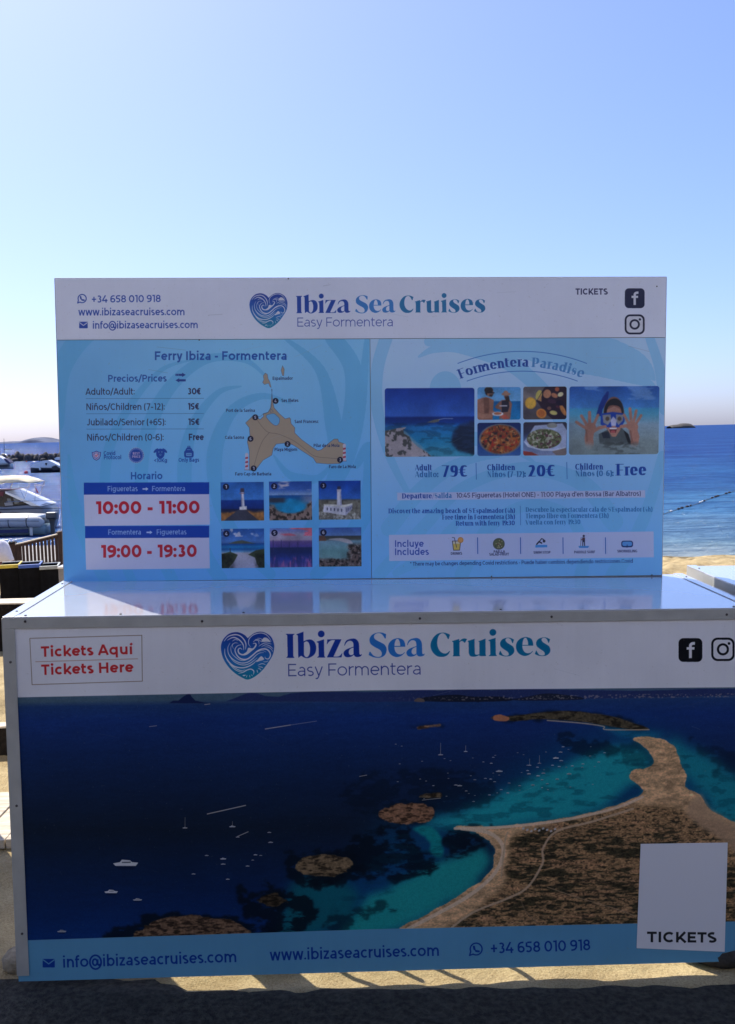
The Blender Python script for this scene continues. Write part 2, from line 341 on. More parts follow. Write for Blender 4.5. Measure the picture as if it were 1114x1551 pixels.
class MB:
    def __init__(s): s.v = []; s.f = []; s.uv = None
    def add(s, vs, fs):
        k = len(s.v); s.v += [tuple(v) for v in vs]; s.f += [tuple(i+k for i in f) for f in fs]; return s
    def box(s, x0, x1, y0, y1, z0, z1, bev=0., mx=None):
        if bev <= 0:
            vs = [(x, y, z) for z in (z0, z1) for x, y in ((x0, y0), (x1, y0), (x1, y1), (x0, y1))]
            fs = [(3, 2, 1, 0), (4, 5, 6, 7), (0, 1, 5, 4), (1, 2, 6, 5), (2, 3, 7, 6), (3, 0, 4, 7)]
        else:
            bm = bmesh.new(); bmesh.ops.create_cube(bm, size=1)
            for v in bm.verts: v.co = ((x0+x1)/2+v.co.x*(x1-x0), (y0+y1)/2+v.co.y*(y1-y0), (z0+z1)/2+v.co.z*(z1-z0))
            bmesh.ops.bevel(bm, geom=bm.edges[:], offset=bev, segments=2, profile=.5, affect='EDGES')
            bm.verts.index_update(); vs = [v.co.copy() for v in bm.verts]; fs = [[v.index for v in f.verts] for f in bm.faces]; bm.free()
        if mx is not None: vs = [mx @ Vector(v) for v in vs]
        return s.add(vs, fs)
    def prism(s, P, d0, d1, axis='y', mx=None):        # P outline (x, z) pushed from y = d0 to y = d1 (or (x, y) outline for axis z)
        n = len(P)
        mk = (lambda a, b, d: (a, d, b)) if axis == 'y' else ((lambda a, b, d: (a, b, d)) if axis == 'z' else (lambda a, b, d: (d, a, b)))
        vs = [mk(a, b, d0) for a, b in P] + [mk(a, b, d1) for a, b in P]
        fs = [tuple(range(n)), tuple(range(2*n-1, n-1, -1))] + [(i, i+n, (i+1) % n+n, (i+1) % n) for i in range(n)]
        if mx is not None: vs = [mx @ Vector(v) for v in vs]
        return s.add(vs, fs)
    def tube(s, pts, r, n=8, cap=True):
        P = [Vector(p) for p in pts]; rs = [r]*len(P) if not hasattr(r, '__len__') else r
        rings = []; up = Vector((0, 0, 1))
        for i, p in enumerate(P):
            t = (P[min(i+1, len(P)-1)]-P[max(i-1, 0)]).normalized()
            a = t.cross(up if abs(t.z) < .9 else Vector((1, 0, 0))).normalized(); b = t.cross(a)
            rings.append([p+(a*math.cos(2*math.pi*k/n)+b*math.sin(2*math.pi*k/n))*rs[i] for k in range(n)])
        vs = [v for R in rings for v in R]; fs = []
        for i in range(len(P)-1):
            for k in range(n): fs.append((i*n+k, i*n+(k+1) % n, (i+1)*n+(k+1) % n, (i+1)*n+k))
        if cap: fs += [tuple(range(n-1, -1, -1)), tuple((len(P)-1)*n+k for k in range(n))]
        return s.add(vs, fs)
    def ball(s, c, rx, ry=None, rz=None, seg=14, ring=9, jit=0., seed=0):
        ry = ry or rx; rz = rz or rx; R = random.Random(seed); vs = []; fs = []
        ph = [R.uniform(0, 6.28) for _ in range(8)]
        for i in range(ring+1):
            t = math.pi*i/ring
            for k in range(seg):
                a = 2*math.pi*k/seg
                d = (math.sin(t)*math.cos(a), math.sin(t)*math.sin(a), math.cos(t))
                q = 1+jit*(math.sin(3*d[0]+ph[0])+math.sin(4*d[1]+ph[1])+math.sin(5*d[2]+ph[2])+.6*math.sin(9*d[0]+7*d[1]+ph[3])+.5*math.sin(11*d[2]-8*d[0]+ph[4]))
                vs.append((c[0]+rx*d[0]*q, c[1]+ry*d[1]*q, c[2]+rz*d[2]*q))
        for i in range(ring):
            for k in range(seg): fs.append((i*seg+k, (i+1)*seg+k, (i+1)*seg+(k+1) % seg, i*seg+(k+1) % seg))
        return s.add(vs, fs)
    def loft(s, secs, cap=True):                       # list of equal-length point rings (open or closed)
        n = len(secs[0]); vs = [p for R in secs for p in R]; fs = []
        for i in range(len(secs)-1):
            for k in range(n): fs.append((i*n+k, (i+1)*n+k, (i+1)*n+(k+1) % n, i*n+(k+1) % n))
        if cap: fs += [tuple(range(n)), tuple((len(secs)-1)*n+k for k in range(n-1, -1, -1))]
        return s.add(vs, fs)
    def build(s, name, m, parent=None, smooth=False, mx=None):
        me = bpy.data.meshes.new(name); me.from_pydata(s.v, [], s.f)
        bm = bmesh.new(); bm.from_mesh(me)
        if len(bm.faces) < 60000: bmesh.ops.recalc_face_normals(bm, faces=bm.faces)
        bm.to_mesh(me); bm.free()
        if smooth:
            me.polygons.foreach_set('use_smooth', [True]*len(me.polygons))
        me.materials.append(M[m]); o = bpy.data.objects.new(name, me); SC.collection.objects.link(o)
        if parent: o.parent = parent
        if mx is not None: o.matrix_local = mx
        return o

# ============================ MATERIALS ============================
mat('white_laminate', (.60, .62, .66), .10, noise=.02, nscale=6, coat=1., spec=.9)
mat('aluminium', (.50, .50, .47), .42, metal=.25, noise=.08, nscale=14, bump=.05, bscale=200)
mat('screw_steel', (.10, .09, .09), .4, metal=.7)
mat('board_edge', (.33, .34, .36), .6)
mat('dark_seam', (.03, .04, .06), .8)
mat('wood_pale', (.50, .43, .33), .8, noise=.22, nscale=9, stretch=(1, 8, 8), bump=.3, bscale=30)
mat('wood_dark', (.042, .019, .013), .75, noise=.45, nscale=14, stretch=(6, 6, .6), bump=.25, bscale=30)
mat('timber_tarred', (.014, .011, .009), .9, spec=.1, noise=.4, nscale=20, bump=.4, bscale=50)
mat('timber_top', (.52, .45, .35), .8, noise=.2, nscale=12, bump=.3, bscale=40)
mat('bin_black', (.008, .008, .009), .8, noise=.3, nscale=8, spec=.1)
mat('bin_yellow', (.62, .47, .05), .5, noise=.12, nscale=12)
mat('bin_blue', (.04, .11, .42), .5, noise=.12, nscale=12)
mat('bin_grey', (.34, .36, .34), .5, noise=.12, nscale=12)
mat('bin_rim', (.55, .56, .55), .5)
mat('concrete', (.25, .235, .22), .85, noise=.15, nscale=5, bump=.4, bscale=30)
mat('rock', (.060, .054, .052), .9, noise=.5, nscale=3, bump=.8, bscale=9)
mat('stone', (.30, .25, .17), .9, noise=.35, nscale=18, bump=.6, bscale=60)
mat('gelcoat', (.74, .74, .72), .25, noise=.04, nscale=3, coat=.3)
mat('gelcoat_grey', (.22, .225, .25), .3, noise=.06, nscale=3)
mat('hull_black', (.015, .016, .022), .3)
mat('hull_blue', (.012, .03, .14), .35)
mat('rib_tube', (.46, .46, .46), .5, noise=.06, nscale=4)
mat('hull_pale', (.22, .30, .33), .35, noise=.05, nscale=3)
mat('canvas_cream', (.66, .58, .42), .9, noise=.05, nscale=6)
mat('canvas_navy', (.03, .035, .10), .9)
mat('tinted', (.008, .007, .008), .25, coat=.1)
mat('glass_pale', (.16, .17, .16), .2)
mat('maroon', (.11, .018, .022), .7, noise=.2, nscale=8)
mat('outboard', (.07, .075, .08), .35, noise=.1, nscale=10)
mat('chrome', (.6, .6, .62), .25, metal=.9)
mat('buoy_red', (.55, .02, .03), .45)
mat('buoy_orange', (.65, .14, .03), .5)
mat('rope', (.06, .05, .05), .9)
mat('flag_red', (.30, .03, .03), .8)
mat('hill', (.14, .155, .21), 1., noise=.2, nscale=.02, spec=0.)  # distance haze is put into this bluish colour
mat('sandbag', (.05, .045, .04), .9, noise=.3, nscale=15, bump=.5, bscale=90)
mat('steel_dark', (.05, .05, .05), .5, metal=.5)
mat('fabric_white', (.72, .70, .76), .9, noise=.06, nscale=12, bump=.3, bscale=30)
mat('render_wall', (.35, .30, .25), .9, noise=.1, nscale=3, bump=.3, bscale=20)
mat('bounce_white', (.70, .74, .82), .9, noise=.03, nscale=.5)  # bluish white, tinted to cool the light the added facade throws back
mat('window_glass', (.03, .04, .05), .1)
mat('shade_dark', (.066, .064, .054), .9, spec=.1, col2=(.028, .028, .025), nscale=60, bump=.7, bscale=120)  # shade on the ground before the counter, given as a dark colour
mat('blocker_dark', (.03, .04, .05), .9, noise=.15, nscale=3)  # dark colour of the added light blockers

def sand_mat():
    m = bpy.data.materials.new('sand'); m.use_nodes = True; n = m.node_tree; b = n.nodes['Principled BSDF']; L = n.links
    b.inputs['Roughness'].default_value = .95; b.inputs['Specular IOR Level'].default_value = .2
    tc = n.nodes.new('ShaderNodeTexCoord')
    def N(sc, det, rough=.6):
        t = n.nodes.new('ShaderNodeTexNoise'); t.inputs['Scale'].default_value = sc; t.inputs['Detail'].default_value = det; t.inputs['Roughness'].default_value = rough
        L.new(tc.outputs['Object'], t.inputs[0]); return t.outputs[0]
    def ramp(src, p0, c0, p1, c1):
        r = n.nodes.new('ShaderNodeValToRGB'); L.new(src, r.inputs[0]); e = r.color_ramp.elements
        e[0].position = p0; e[0].color = (*c0, 1); e[1].position = p1; e[1].color = (*c1, 1); return r.outputs[0]
    def mix(a, c, f, mode='MIX'):
        x = n.nodes.new('ShaderNodeMix'); x.data_type = 'RGBA'; x.blend_type = mode
        L.new(a, x.inputs[6]); L.new(c, x.inputs[7])
        if isinstance(f, float): x.inputs[0].default_value = f
        else: L.new(f, x.inputs[0])
        return x.outputs[2]
    base = ramp(N(3., 6), .35, (.40, .31, .165), .68, (.56, .45, .255))
    grain = ramp(N(190., 4, .75), .36, (.35, .28, .18), .56, (1, 1, 1))
    c = mix(base, grain, .55, 'MULTIPLY')
    c = mix(c, ramp(N(2.2, 5, .7), .40, (.62, .58, .52), .58, (1, 1, 1)), .6, 'MULTIPLY')
    v = n.nodes.new('ShaderNodeTexVoronoi'); v.inputs['Scale'].default_value = 42.; L.new(tc.outputs['Object'], v.inputs[0])
    peb = ramp(v.outputs['Distance'], .10, (.45, .4, .33), .16, (1, 1, 1))
    c = mix(c, peb, .35, 'MULTIPLY')
    # wet sand near the water line
    sx = n.nodes.new('ShaderNodeSeparateXYZ'); L.new(tc.outputs['Object'], sx.inputs[0])
    mr = n.nodes.new('ShaderNodeMapRange'); mr.inputs[1].default_value = -2.62; mr.inputs[2].default_value = -2.48; mr.inputs[3].default_value = .42; mr.inputs[4].default_value = 1.
    L.new(sx.outputs[2], mr.inputs[0])
    wet = n.nodes.new('ShaderNodeMix'); wet.data_type = 'RGBA'; wet.blend_type = 'MULTIPLY'; wet.inputs[0].default_value = 1.
    L.new(c, wet.inputs[6]); L.new(mr.outputs[0], wet.inputs[7]); L.new(wet.outputs[2], b.inputs['Base Color'])
    b1 = n.nodes.new('ShaderNodeBump'); b1.inputs['Strength'].default_value = .9; b1.inputs['Distance'].default_value = .03; L.new(N(11., 8, .65), b1.inputs['Height'])
    b2 = n.nodes.new('ShaderNodeBump'); b2.inputs['Strength'].default_value = .8; b2.inputs['Distance'].default_value = .006; L.new(N(140., 5, .7), b2.inputs['Height'])
    L.new(b1.outputs[0], b2.inputs['Normal']); L.new(b2.outputs[0], b.inputs['Normal'])
    M['sand'] = m
sand_mat()
def sea_mat():
    m = bpy.data.materials.new('sea_water'); m.use_nodes = True; n = m.node_tree; b = n.nodes['Principled BSDF']; L = n.links
    gl = n.nodes.new('ShaderNodeBsdfGlossy'); gl.inputs['Roughness'].default_value = .11; mxs = n.nodes.new('ShaderNodeMixShader'); mxs.inputs[0].default_value = .11
    b.inputs['Roughness'].default_value = .6; b.inputs['Specular IOR Level'].default_value = 0.
    tc = n.nodes.new('ShaderNodeTexCoord')
    def N(sc, det, scale=(1, 1, 1), rough=.6, rot=0.):
        mp = n.nodes.new('ShaderNodeMapping'); mp.inputs['Scale'].default_value = scale; mp.inputs['Rotation'].default_value = (0, 0, rot); L.new(tc.outputs['Object'], mp.inputs[0])
        t = n.nodes.new('ShaderNodeTexNoise'); t.inputs['Scale'].default_value = sc; t.inputs['Detail'].default_value = det; t.inputs['Roughness'].default_value = rough
        L.new(mp.outputs[0], t.inputs[0]); return t.outputs[0]
    # depth colour: pale sandy green at the shore, deep blue further out, weed patches
    sx = n.nodes.new('ShaderNodeSeparateXYZ'); L.new(tc.outputs['Object'], sx.inputs[0])
    wob = n.nodes.new('ShaderNodeMath'); wob.operation = 'MULTIPLY_ADD'; L.new(N(.12, 3), wob.inputs[0]); wob.inputs[1].default_value = 14.
    hb = n.nodes.new('ShaderNodeMapRange'); hb.inputs[1].default_value = -3.; hb.inputs[2].default_value = -12.; hb.inputs[3].default_value = 0.; hb.inputs[4].default_value = 60.   # deeper harbour on the left
    L.new(sx.outputs[0], hb.inputs[0]); ad = n.nodes.new('ShaderNodeMath'); ad.operation = 'ADD'; L.new(hb.outputs[0], ad.inputs[0]); L.new(sx.outputs[1], ad.inputs[1]); L.new(ad.outputs[0], wob.inputs[2])
    r = n.nodes.new('ShaderNodeValToRGB'); mr = n.nodes.new('ShaderNodeMapRange'); mr.inputs[1].default_value = 34.; mr.inputs[2].default_value = 150.
    L.new(wob.outputs[0], mr.inputs[0]); L.new(mr.outputs[0], r.inputs[0]); e = r.color_ramp.elements
    e[0].position = 0; e[0].color = (.21, .25, .27, 1); e[1].position = 1; e[1].color = (.012, .055, .20, 1)
    for p, c in ((.05, (.12, .20, .27)), (.15, (.045, .135, .27)), (.35, (.016, .078, .22))):
        q = e.new(p); q.color = (*c, 1)
    pat = n.nodes.new('ShaderNodeValToRGB'); L.new(N(.10, 5, (.35, 1, 1)), pat.inputs[0]); pat.color_ramp.elements[0].position = .38; pat.color_ramp.elements[1].position = .62
    pat.color_ramp.elements[0].color = (.5, .62, .8, 1); pat.color_ramp.elements[1].color = (1.25, 1.2, 1.1, 1)
    x = n.nodes.new('ShaderNodeMix'); x.data_type = 'RGBA'; x.blend_type = 'MULTIPLY'; x.inputs[0].default_value = .8
    L.new(r.outputs[0], x.inputs[6]); L.new(pat.outputs[0], x.inputs[7]); last = x.outputs[2]
    for sc_, st_, lo, hi, f_ in ((.9, (.22, 1, 1), (.52, .62, .74, 1), (1.25, 1.2, 1.14, 1), .75), (3.2, (.35, 1, 1), (.62, .68, .76, 1), (1.3, 1.25, 1.2, 1), .6)):   # ripple light and shade painted into the colour: darker troughs, paler crests
        rp = n.nodes.new('ShaderNodeValToRGB'); L.new(N(sc_, 5, st_, .65), rp.inputs[0]); rp.color_ramp.elements[0].position = .40; rp.color_ramp.elements[1].position = .60
        rp.color_ramp.elements[0].color = lo; rp.color_ramp.elements[1].color = hi
        y_ = n.nodes.new('ShaderNodeMix'); y_.data_type = 'RGBA'; y_.blend_type = 'MULTIPLY'; y_.inputs[0].default_value = f_; L.new(last, y_.inputs[6]); L.new(rp.outputs[0], y_.inputs[7]); last = y_.outputs[2]
    L.new(last, b.inputs['Base Color'])
    prev = None
    for sc, det, dist, st, sca, ro in ((.22, 5, 1.1, 1., (.45, 1, 1), .15), (1.1, 5, .40, 1., (.5, 1, 1), -.2), (5., 4, .09, 1., (.7, 1, 1), .3)):
        bp = n.nodes.new('ShaderNodeBump'); bp.inputs['Strength'].default_value = st; bp.inputs['Distance'].default_value = dist
        L.new(N(sc, det, sca, .62, ro), bp.inputs['Height'])
        if prev: L.new(prev.outputs[0], bp.inputs['Normal'])
        prev = bp
    L.new(prev.outputs[0], b.inputs['Normal']); L.new(prev.outputs[0], gl.inputs['Normal'])
    L.new(b.outputs[0], mxs.inputs[1]); L.new(gl.outputs[0], mxs.inputs[2]); L.new(mxs.outputs[0], n.nodes['Material Output'].inputs[0])
    M['sea_water'] = m
sea_mat()

def print_mat(name, cv, rough=.35, coat=.1, spec=.5):
    h, w_ = cv.a.shape[:2]
    im = bpy.data.images.new(name, w_, h, alpha=False); px = np.ones((h, w_, 4), np.float32); px[..., :3] = np.clip(cv.a, 0, 1)[::-1]
    im.pixels.foreach_set(px.ravel()); im.update(); im.pack()
    m = bpy.data.materials.new(name); m.use_nodes = True; n = m.node_tree; b = n.nodes['Principled BSDF']
    t = n.nodes.new('ShaderNodeTexImage'); t.image = im; t.extension = 'EXTEND'; n.links.new(t.outputs[0], b.inputs['Base Color'])
    b.inputs['Roughness'].default_value = rough; b.inputs['Coat Weight'].default_value = coat; b.inputs['Coat Roughness'].default_value = .1; b.inputs['Specular IOR Level'].default_value = spec
    tc = n.nodes.new('ShaderNodeTexCoord'); t2 = n.nodes.new('ShaderNodeTexNoise'); t2.inputs['Scale'].default_value = 3.; n.links.new(tc.outputs['Object'], t2.inputs[0])
    bp = n.nodes.new('ShaderNodeBump'); bp.inputs['Strength'].default_value = .12; bp.inputs['Distance'].default_value = .01
    n.links.new(t2.outputs[0], bp.inputs['Height']); n.links.new(bp.outputs[0], b.inputs['Normal'])
    M[name] = m
def printed(name, m, x0, x1, z0, z1, y, W, H, zb, parent, th=.003):
    """a printed sheet: front face at y, its picture taken from the W x H artwork whose lower edge is at zb"""
    mb = MB().box(x0, x1, y, y+th, z0, z1); o = mb.build(name, m, parent); me = o.data
    uv = me.uv_layers.new(name='UVMap').data
    for p in me.polygons:
        for li in p.loop_indices:
            c = me.vertices[me.loops[li].vertex_index].co; uv[li].uv = (c.x/W, (c.z-zb)/H)
    return o
def screw(parent, x, y, z, mx_rot='y', r=.0035):
    mb = MB(); n = 10
    for k, (rr, d) in enumerate(((r, 0), (r*.95, .0012), (r*.5, .0022))): pass
    secs = []
    for rr, d in ((r, 0), (r, .001), (r*.7, .0022)):
        if mx_rot == 'y': secs.append([(x+rr*math.cos(6.2832*k/n), y-d, z+rr*math.sin(6.2832*k/n)) for k in range(n)])
        else: secs.append([(x+rr*math.cos(6.2832*k/n), y+rr*math.sin(6.2832*k/n), z+d) for k in range(n)])
    mb.loft(secs); return mb.build('screw', 'screw_steel', parent)

# ============================ GROUND AND WATER ============================
SEA = CZ-4.2
P0 = G @ Vector((1, .3, -1.03)); NZ = GR @ Vector((0, 0, 1))
prof = [(-400, 1.), (-4, 0), (5.2, 0), (6.9, -.06), (12, -.95), (18, -1.72), (24, -2.12), (29.4, -2.70), (36, -3.3), (60, -6), (400, -12)]
def plane_z(x, y): return P0.z - NZ.x/NZ.z*(x-P0.x) - NZ.y/NZ.z*(y-P0.y)
def ground_z(x, y):
    xs, zs = zip(*prof); d = np.interp(y, xs, zs)
    near = plane_z(np.clip(x, -6, 6), np.clip(y, -6, 6))
    k = np.clip((y-5)/6, 0, 1)
    return near*(1-k) + d
xs = np.unique(np.concatenate([np.arange(-2.2, 2.2, .022), np.arange(-14, -2.2, .22), np.arange(2.2, 5, .1), np.arange(5, 16, .07), -np.geomspace(14, 400, 14), np.geomspace(16, 400, 14)]))
ys = np.unique(np.concatenate([np.arange(1.4, 5, .022), np.arange(5, 17, .12), np.arange(17, 31, .08), np.arange(31, 40, .5), np.geomspace(40, 400, 8), np.arange(-3, 1.4, .15), -np.geomspace(3, 400, 12)]))
X, Y = np.meshgrid(xs, ys)
Z = ground_z(X, Y)
def gnoise(X, Y, cell, seed):
    r = np.random.RandomState(seed); g = r.rand(256, 256); x = X/cell; y = Y/cell
    x0 = np.floor(x).astype(int); y0 = np.floor(y).astype(int); fx = x-x0; fy = y-y0; fx = fx*fx*(3-2*fx); fy = fy*fy*(3-2*fy)
    a = g[y0 % 256, x0 % 256]; b = g[y0 % 256, (x0+1) % 256]; c = g[(y0+1) % 256, x0 % 256]; d = g[(y0+1) % 256, (x0+1) % 256]
    return (a*(1-fx)+b*fx)*(1-fy)+(c*(1-fx)+d*fx)*fy-.5
near = np.clip(1-(np.abs(Y-2.5)-1.2)/2, 0, 1)
rough_amt = np.where(Y < 2.95, .010, .028)
Z += (gnoise(X, Y, .16, 1)*1.2+gnoise(X, Y, .07, 2)*.7+gnoise(X, Y, .035, 7)*.35)*rough_amt*np.clip((6.5-Y)/1.5, 0, 1)
Z += (gnoise(X, Y, .8, 3)*.14+gnoise(X, Y, .33, 4)*.13+gnoise(X, Y, .18, 5)*.06)*np.clip((Y-7)/3, 0, 1)*np.clip((30.5-Y)/3, 0.12, 1)
# the sand runs on under the dark sheet that paints shade before the counter
EDGE = 2.322
nx, ny = len(xs), len(ys)
me = bpy.data.meshes.new('sand_ground')
idx = np.arange(nx*ny).reshape(ny, nx)
F = np.stack([idx[:-1, :-1], idx[:-1, 1:], idx[1:, 1:], idx[1:, :-1]], -1).reshape(-1, 4)
me.from_pydata(np.stack([X, Y, Z], -1).reshape(-1, 3).tolist(), [], F.tolist())
me.polygons.foreach_set('use_smooth', [True]*len(me.polygons)); me.materials.append(M['sand'])
go = bpy.data.objects.new('sand_ground', me); SC.collection.objects.link(go); tag(go, kind='structure')

# dark sheet painting the shade before the counter, its edge set on the shadow line
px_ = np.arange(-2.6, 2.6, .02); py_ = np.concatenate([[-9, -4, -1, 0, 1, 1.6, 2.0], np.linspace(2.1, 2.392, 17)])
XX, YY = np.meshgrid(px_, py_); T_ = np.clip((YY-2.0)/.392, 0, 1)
YY = YY+T_*(gnoise(XX, XX*0+3, .31, 12)*.007+gnoise(XX, XX*0+5, .07, 13)*.004+.06*np.clip((-.52-XX)/.10, 0, 1))+T_*.012*XX  # left end reaches further back to cover the side panel's shadow
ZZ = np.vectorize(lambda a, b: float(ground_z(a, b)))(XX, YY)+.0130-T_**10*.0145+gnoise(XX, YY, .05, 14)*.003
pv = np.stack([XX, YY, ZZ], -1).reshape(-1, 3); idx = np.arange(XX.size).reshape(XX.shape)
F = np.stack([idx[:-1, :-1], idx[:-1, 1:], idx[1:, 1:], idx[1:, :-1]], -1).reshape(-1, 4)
me = bpy.data.meshes.new('shade_sheet'); me.from_pydata(pv.tolist(), [], F.tolist()); me.polygons.foreach_set('use_smooth', [True]*len(me.polygons)); me.materials.append(M['shade_dark'])
po = bpy.data.objects.new('shade_sheet', me); SC.collection.objects.link(po); tag(po, kind='structure')

me = bpy.data.meshes.new('sea')
sx_ = np.concatenate([-np.geomspace(20000, 60, 30), np.linspace(-55, 55, 60), np.geomspace(60, 20000, 30)])
sy_ = np.concatenate([np.linspace(24, 60, 50), np.geomspace(61, 25000, 60)])
X2, Y2 = np.meshgrid(sx_, sy_); idx = np.arange(X2.size).reshape(X2.shape)
F = np.stack([idx[:-1, :-1], idx[:-1, 1:], idx[1:, 1:], idx[1:, :-1]], -1).reshape(-1, 4)
me.from_pydata(np.stack([X2, Y2, np.full_like(X2, SEA)], -1).reshape(-1, 3).tolist(), [], F.tolist()); me.materials.append(M['sea_water'])
so = bpy.data.objects.new('sea', me); SC.collection.objects.link(so); tag(so, kind='structure')

def hill(name, label, cat, pts, Y, depth, m):
    """far land: outline given in photograph pixels along its crest, a real ridge with a rounded back and front"""
    n = len(pts); secs = []
    base = SEA-1
    for px, py in pts:
        t = at(px, py, Y); top = max(t.z, SEA+.5)
        c = []
        for k in range(9):
            a = math.pi*k/8; c.append((t.x, Y+depth*math.cos(a)*-1, base+(top-base)*math.sin(a)**.8))
        secs.append(c)
    v = [p for s_ in secs for p in s_]; f = [(i*9+k, (i+1)*9+k, (i+1)*9+k+1, i*9+k+1) for i in range(n-1) for k in range(8)]
    o = MB().add(v, f).build(name, m, smooth=False)
    return o
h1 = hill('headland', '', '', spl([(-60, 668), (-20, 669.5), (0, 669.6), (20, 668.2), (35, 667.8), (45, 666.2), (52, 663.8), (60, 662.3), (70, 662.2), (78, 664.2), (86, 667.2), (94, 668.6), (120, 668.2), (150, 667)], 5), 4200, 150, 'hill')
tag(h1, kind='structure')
h2 = hill('islet', '', '', spl([(1014, 645.5), (1017, 643.9), (1022, 643.2), (1028, 642.6), (1031, 641.4), (1038, 640.9), (1045, 641.6), (1048, 643.6), (1050, 645.2)], 4), 1500, 14, 'rock')
tag(h2, kind='structure')
# ============================ PRINTED ARTWORK ============================
def cpoly(cv, conts, col, al=1.):
    """even-odd fill of several contours"""
    tot = None; Q = np.vstack([cv.tr(c) for c in conts])
    X0, Y0, X1, Y1 = cv.box(Q[:, 0].min(), Q[:, 1].min(), Q[:, 0].max(), Q[:, 1].max())
    if X1 <= X0 or Y1 <= Y0: return
    tot = np.zeros((Y1-Y0, X1-X0), np.float32)
    for c in conts:
        r = cv.mask_poly(c)
        if r is None: continue
        (a, b, c2, d), m = r; v = tot[b-Y0:d-Y0, a-X0:c2-X0]; v[:] = v+m-2*v*m
    cv.comp((X0, Y0, X1, Y1), tot, col, al)
def smooth(P):
    """outline with corners: (x, y) is a smooth point, (x, y, 1) a corner"""
    n = len(P); k0 = next((i for i, p in enumerate(P) if len(p) > 2), None)
    if k0 is None: return spl(P, 6, True)
    P = P[k0:]+P[:k0+1]; out = []; run = [P[0][:2]]
    for p in P[1:]:
        run.append(p[:2])
        if len(p) > 2:
            out += spl(run, 6)[:-1] if len(run) > 2 else run[:-1]
            run = [p[:2]]
    return out+run[:-1]
c_ = 1
DISPLAY = {  # display serif: (scale to capital height 660, left x, baseline y, outlines)
 'I': (1., 60, 872, [[(60,198,c_),(300,198,c_),(300,212,c_),(285,222),(262,245,c_),(268,815,c_),(280,845),(296,862,c_),(296,876,c_),(75,876,c_),(75,862,c_),(95,845),(108,815,c_),(98,245,c_),(80,222),(60,212,c_)]]),
 'b': (1., 358, 872, [[(358,208,c_),(400,195),(555,140,c_),(560,412,c_),(620,385),(710,362),(800,378),(870,440),(908,540),(912,620),(895,720),(840,805),(740,868),(650,888),(570,868),(508,825,c_),(480,825),(422,870,c_),(408,870,c_),(396,250,c_),(358,220,c_)],
                      [(568,448,c_),(612,420),(655,417),(700,450),(732,540),(740,640),(728,760),(690,835),(645,862),(600,840),(568,790,c_)]]),
 'i': (1., 930, 872, [[(930,425,c_),(985,408),(1132,362,c_),(1140,820,c_),(1150,845),(1168,862,c_),(1168,874,c_),(942,874,c_),(942,862,c_),(970,845),(985,820,c_),(976,462,c_),(930,438,c_)],
                      [(1055+95*math.cos(t), 208+95*math.sin(t)) for t in np.linspace(0, 6.283, 16, endpoint=False)]]),
 'z': (1., 100, 868, [[(115,360,c_),(508,360,c_),(508,374,c_),(288,846,c_),(400,846),(470,820),(537,742,c_),(517,868,c_),(108,868,c_),(108,856,c_),(332,380,c_),(240,384),(170,420),(98,505,c_)]]),
 'a': (1., 575, 868, [[(592,540,c_),(620,440),(690,375),(830,343),(920,360),(985,430),(1010,530),(1016,740),(1030,792),(1050,802),(1092,780,c_),(1060,840),(970,866),(900,850),(860,800,c_),(800,846),(700,868),(620,850),(578,790),(575,730),(620,670),(700,625),(852,572,c_),(850,500),(830,440),(775,405),(700,415),(645,465),(605,540,c_)],
                      [(852,592,c_),(770,627),(725,680),(720,750),(750,798),(800,808),(852,782,c_)]]),
 'S': (1.583, 45, 535, [[(355,130,c_),(290,104),(210,100),(130,125),(75,175),(60,235),(80,300),(150,355),(240,405),(278,460),(270,512),(235,532),(190,532),(130,508),(75,440,c_),(60,440,c_),(45,498,c_),(120,535),(200,549),(275,540),(335,500),(364,430),(360,370),(320,310),(240,265),(165,222),(140,180),(155,135),(200,112),(255,116),(298,150),(335,208,c_),(350,205,c_)]]),
 'e': (1.583, 392, 535, [[(697,345,c_),(690,290),(660,235),(600,208),(545,205),(470,230),(410,290),(390,370),(408,450),(460,510),(540,540),(620,522),(670,482),(692,455,c_),(680,455,c_),(650,482),(600,492),(550,475),(515,425),(502,357,c_),(697,357,c_)],
                        [(505,343,c_),(512,280),(530,235),(560,215),(585,240),(603,290),(607,343,c_)]]),
 'C': (1.583, 93, 515, [[(438,130,c_),(370,100),(300,92),(215,112),(140,180),(97,270),(95,360),(135,445),(210,510),(290,524),(360,512),(410,475),(440,420,c_),(427,420,c_),(380,458),(330,463),(270,430),(225,360),(210,270),(225,175),(260,120),(310,102),(358,130),(400,207,c_),(415,205,c_)]]),
 'r': (1.583, 475, 512, [[(475,240,c_),(530,225),(602,203,c_),(604,245,c_),(650,207),(700,196),(740,208,c_),(707,270,c_),(692,270,c_),(670,248),(640,240),(608,262,c_),(608,488,c_),(618,512,c_),(482,512,c_),(498,488,c_),(495,262,c_),(475,250,c_)]]),
 'u': (1.583, 755, 512, [[(755,238,c_),(810,225),(875,203,c_),(878,430),(885,475),(910,488),(960,480,c_),(960,262,c_),(940,248,c_),(1000,228),(1070,200,c_),(1072,488,c_),(1082,512,c_),(962,512,c_),(960,492,c_),(920,512),(860,523),(800,510),(773,460),(770,400),(768,265,c_),(755,250,c_)]]),
 's': (1.667, 182, 482, [[(440,210,c_),(380,180),(310,178),(240,205),(205,260),(215,320),(270,370),(330,412),(352,450),(340,475),(300,482),(250,463),(210,398,c_),(203,398,c_),(182,455,c_),(240,482),(310,491),(380,482),(430,440),(445,390),(425,330),(370,290),(320,257),(296,220),(308,190),(345,182),(385,207),(412,268,c_),(422,265,c_)]]),
}
